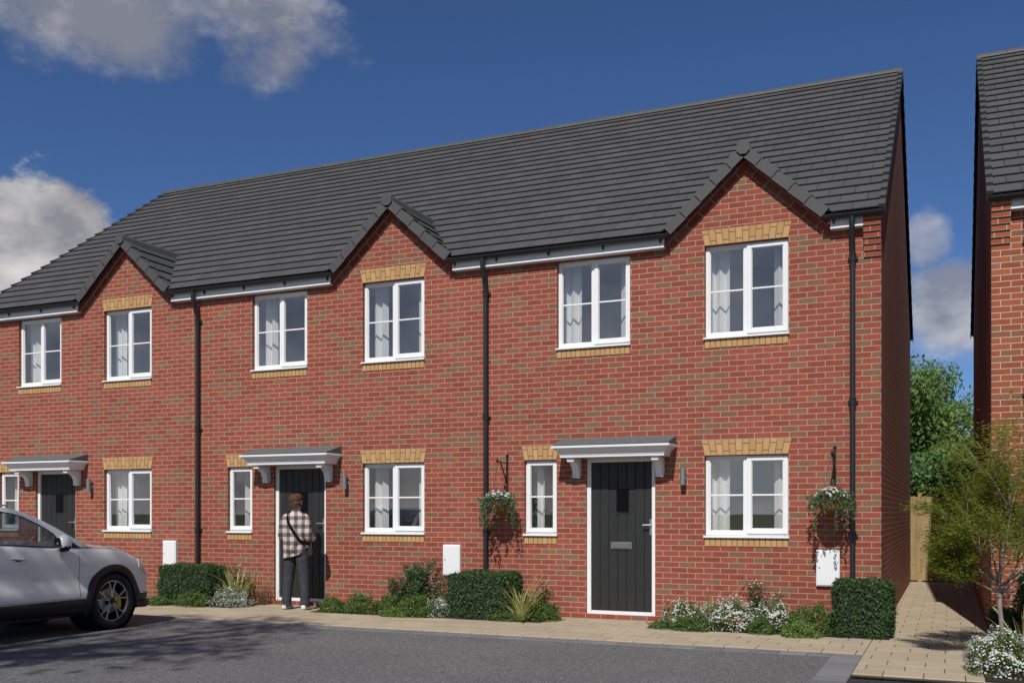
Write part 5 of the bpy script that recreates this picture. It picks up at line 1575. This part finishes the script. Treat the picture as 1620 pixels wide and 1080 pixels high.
# ------------------------------------------------------------------ sky, sun, camera
SUN_EL, SUN_AZ = R(46), R(173)      # azimuth clockwise from +Y
sd = Vector((math.sin(SUN_AZ)*math.cos(SUN_EL), math.cos(SUN_AZ)*math.cos(SUN_EL), math.sin(SUN_EL)))
L = bpy.data.lights.new('sun', 'SUN'); L.energy = 4.2; L.angle = R(.53); L.color = (1, .955, .89)
lo = bpy.data.objects.new('sun', L); COL.objects.link(lo); lo.rotation_euler = (-sd).to_track_quat('-Z','Y').to_euler()
lo.location = (0,-20,30)

W = bpy.data.worlds.new('World'); sc.world = W; W.use_nodes = True
nt = W.node_tree; nd = nt.nodes; lk = nt.links
for x in list(nd): nd.remove(x)
def wm(op, a, b=0.0, c=None, clamp=False):
    x = nd.new('ShaderNodeMath'); x.operation = op; x.use_clamp = clamp
    for i, v in enumerate((a, b) if c is None else (a, b, c)):
        if isinstance(v, bpy.types.NodeSocket): lk.new(v, x.inputs[i])
        else: x.inputs[i].default_value = v
    return x.outputs[0]
out = nd.new('ShaderNodeOutputWorld'); bg = nd.new('ShaderNodeBackground'); lk.new(bg.outputs[0], out.inputs[0])
sky = nd.new('ShaderNodeTexSky'); sky.sky_type = 'NISHITA'; sky.sun_disc = False
sky.sun_elevation = SUN_EL; sky.sun_rotation = SUN_AZ; sky.altitude = 1500; sky.air_density = 1.0; sky.dust_density = .1; sky.ozone_density = 6
bg.inputs[1].default_value = .09
tc = nd.new('ShaderNodeTexCoord'); V = tc.outputs['Generated']
def dotv(v):
    x = nd.new('ShaderNodeVectorMath'); x.operation = 'DOT_PRODUCT'; lk.new(V, x.inputs[0]); x.inputs[1].default_value = v
    return x.outputs['Value']
def wnoise(scale, detail, rough, off=(0,0,0), st=(1,1,1.5)):
    m = nd.new('ShaderNodeMapping'); lk.new(V, m.inputs[0]); m.inputs['Location'].default_value = off; m.inputs['Scale'].default_value = st
    x = nd.new('ShaderNodeTexNoise'); lk.new(m.outputs[0], x.inputs[0]); x.inputs['Scale'].default_value = scale; x.inputs['Detail'].default_value = detail; x.inputs['Roughness'].default_value = rough
    return x.outputs['Fac']
n1 = wnoise(9, 10, .62); n2 = wnoise(15, 8, .6, (3,1,2)); n3 = wnoise(6, 6, .55, (.04,.05,-.03))
CLOUDS = [  # direction, angular half-width, half-height, ragged, hardness, opacity
    ((-.6595,.6262,.4330), .17, .062, .6, .95, .8), ((-.548,.7122,.4270), .088, .066, .65, 1.0, .8),
    ((-.7336,.6396,.2200), .066, .078, .6, 2.2, 1.0), ((-.0197,.968,.2503), .026, .032, .6, 1.4, .55),
    ((.004,.9808,.1800), .060, .050, .5, 1.3, .8), ((.45,.88,.22), .2, .05, .8, 1.6, .8), ((-.95,.25,.3), .2, .07, .8, 1.6, .8),
    ((.3,-.95,.04), .6, .10, .3, 1.6, 1.0), ((-.6,-.8,.04), .6, .11, .3, 1.6, 1.0), ((-.95,-.3,.05), .5, .11, .3, 1.6, 1.0), ((.8,-.3,.5), .4, .25, .9, 1.2, 1.0),  # out-of-view clouds towards the sun, added for fill and pane reflections
    ((.2,-.95,.24), .7, .14, .3, 1.4, .58), ((-.6,-.8,.24), .7, .15, .3, 1.4, .62), ((-.95,-.3,.25), .5, .15, .3, 1.4, .5)]  # thinner unseen clouds higher up, added to pale the upstairs panes
dens = None
for (d, ra, rb, amp, soft, op) in CLOUDS:
    d = Vector(d).normalized(); a = Vector((0,0,1)).cross(d).normalized(); b = d.cross(a)
    e = wm('ADD', wm('POWER', wm('ABSOLUTE', wm('DIVIDE', dotv(a), ra)), 2.0), wm('POWER', wm('ABSOLUTE', wm('DIVIDE', dotv(b), rb)), 2.0))
    q = wm('SUBTRACT', 1.0, e)
    nn = wm('ADD', wm('MULTIPLY', wm('SUBTRACT', n1, .5), amp*4.2), wm('MULTIPLY', wm('SUBTRACT', n2, .5), amp*1.6))
    q = wm('MULTIPLY', wm('ADD', q, nn), soft, clamp=True)
    q = wm('MULTIPLY', q, wm('GREATER_THAN', dotv(d), 0.0))
    q = wm('MULTIPLY', wm('MULTIPLY', wm('MULTIPLY', q, q), wm('SUBTRACT', 3.0, wm('MULTIPLY', q, 2.0))), op)
    dens = q if dens is None else wm('MAXIMUM', dens, q)
rp = nd.new('ShaderNodeValToRGB'); lk.new(wm('ADD', n3, wm('MULTIPLY', wm('SUBTRACT', n2, .5), .5)), rp.inputs[0])
rp.color_ramp.elements[0].position = .36; rp.color_ramp.elements[0].color = (2.9,2.95,3.3,1)
rp.color_ramp.elements[1].position = .66; rp.color_ramp.elements[1].color = (8.4,8.1,8.0,1)
sm = nd.new('ShaderNodeMix'); sm.data_type = 'RGBA'; sm.blend_type = 'MULTIPLY'; sm.inputs[0].default_value = 1
lk.new(sky.outputs[0], sm.inputs[6]); sm.inputs[7].default_value = (.58,.68,.84,1)
mx = nd.new('ShaderNodeMix'); mx.data_type = 'RGBA'; lk.new(dens, mx.inputs[0]); lk.new(sm.outputs[2], mx.inputs[6]); lk.new(rp.outputs[0], mx.inputs[7])
lk.new(mx.outputs[2], bg.inputs[0])

cam = bpy.data.cameras.new('camera'); co = bpy.data.objects.new('camera', cam); COL.objects.link(co)
co.location = (.794, -13.344, 1.49); co.rotation_euler = (R(90), 0, R(23.75))
cam.sensor_width = 36; cam.sensor_fit = 'HORIZONTAL'; cam.lens = 35.0; cam.shift_y = .1673
cam.clip_start = .05; cam.clip_end = 3000
sc.camera = co
sc.view_settings.view_transform = 'Standard'; sc.view_settings.look = 'None'; sc.view_settings.exposure = 0; sc.view_settings.gamma = 1
sc.view_settings.use_curve_mapping = False
sc.cycles.use_denoising = True
sc.cycles.max_bounces = 8; sc.cycles.transparent_max_bounces = 12
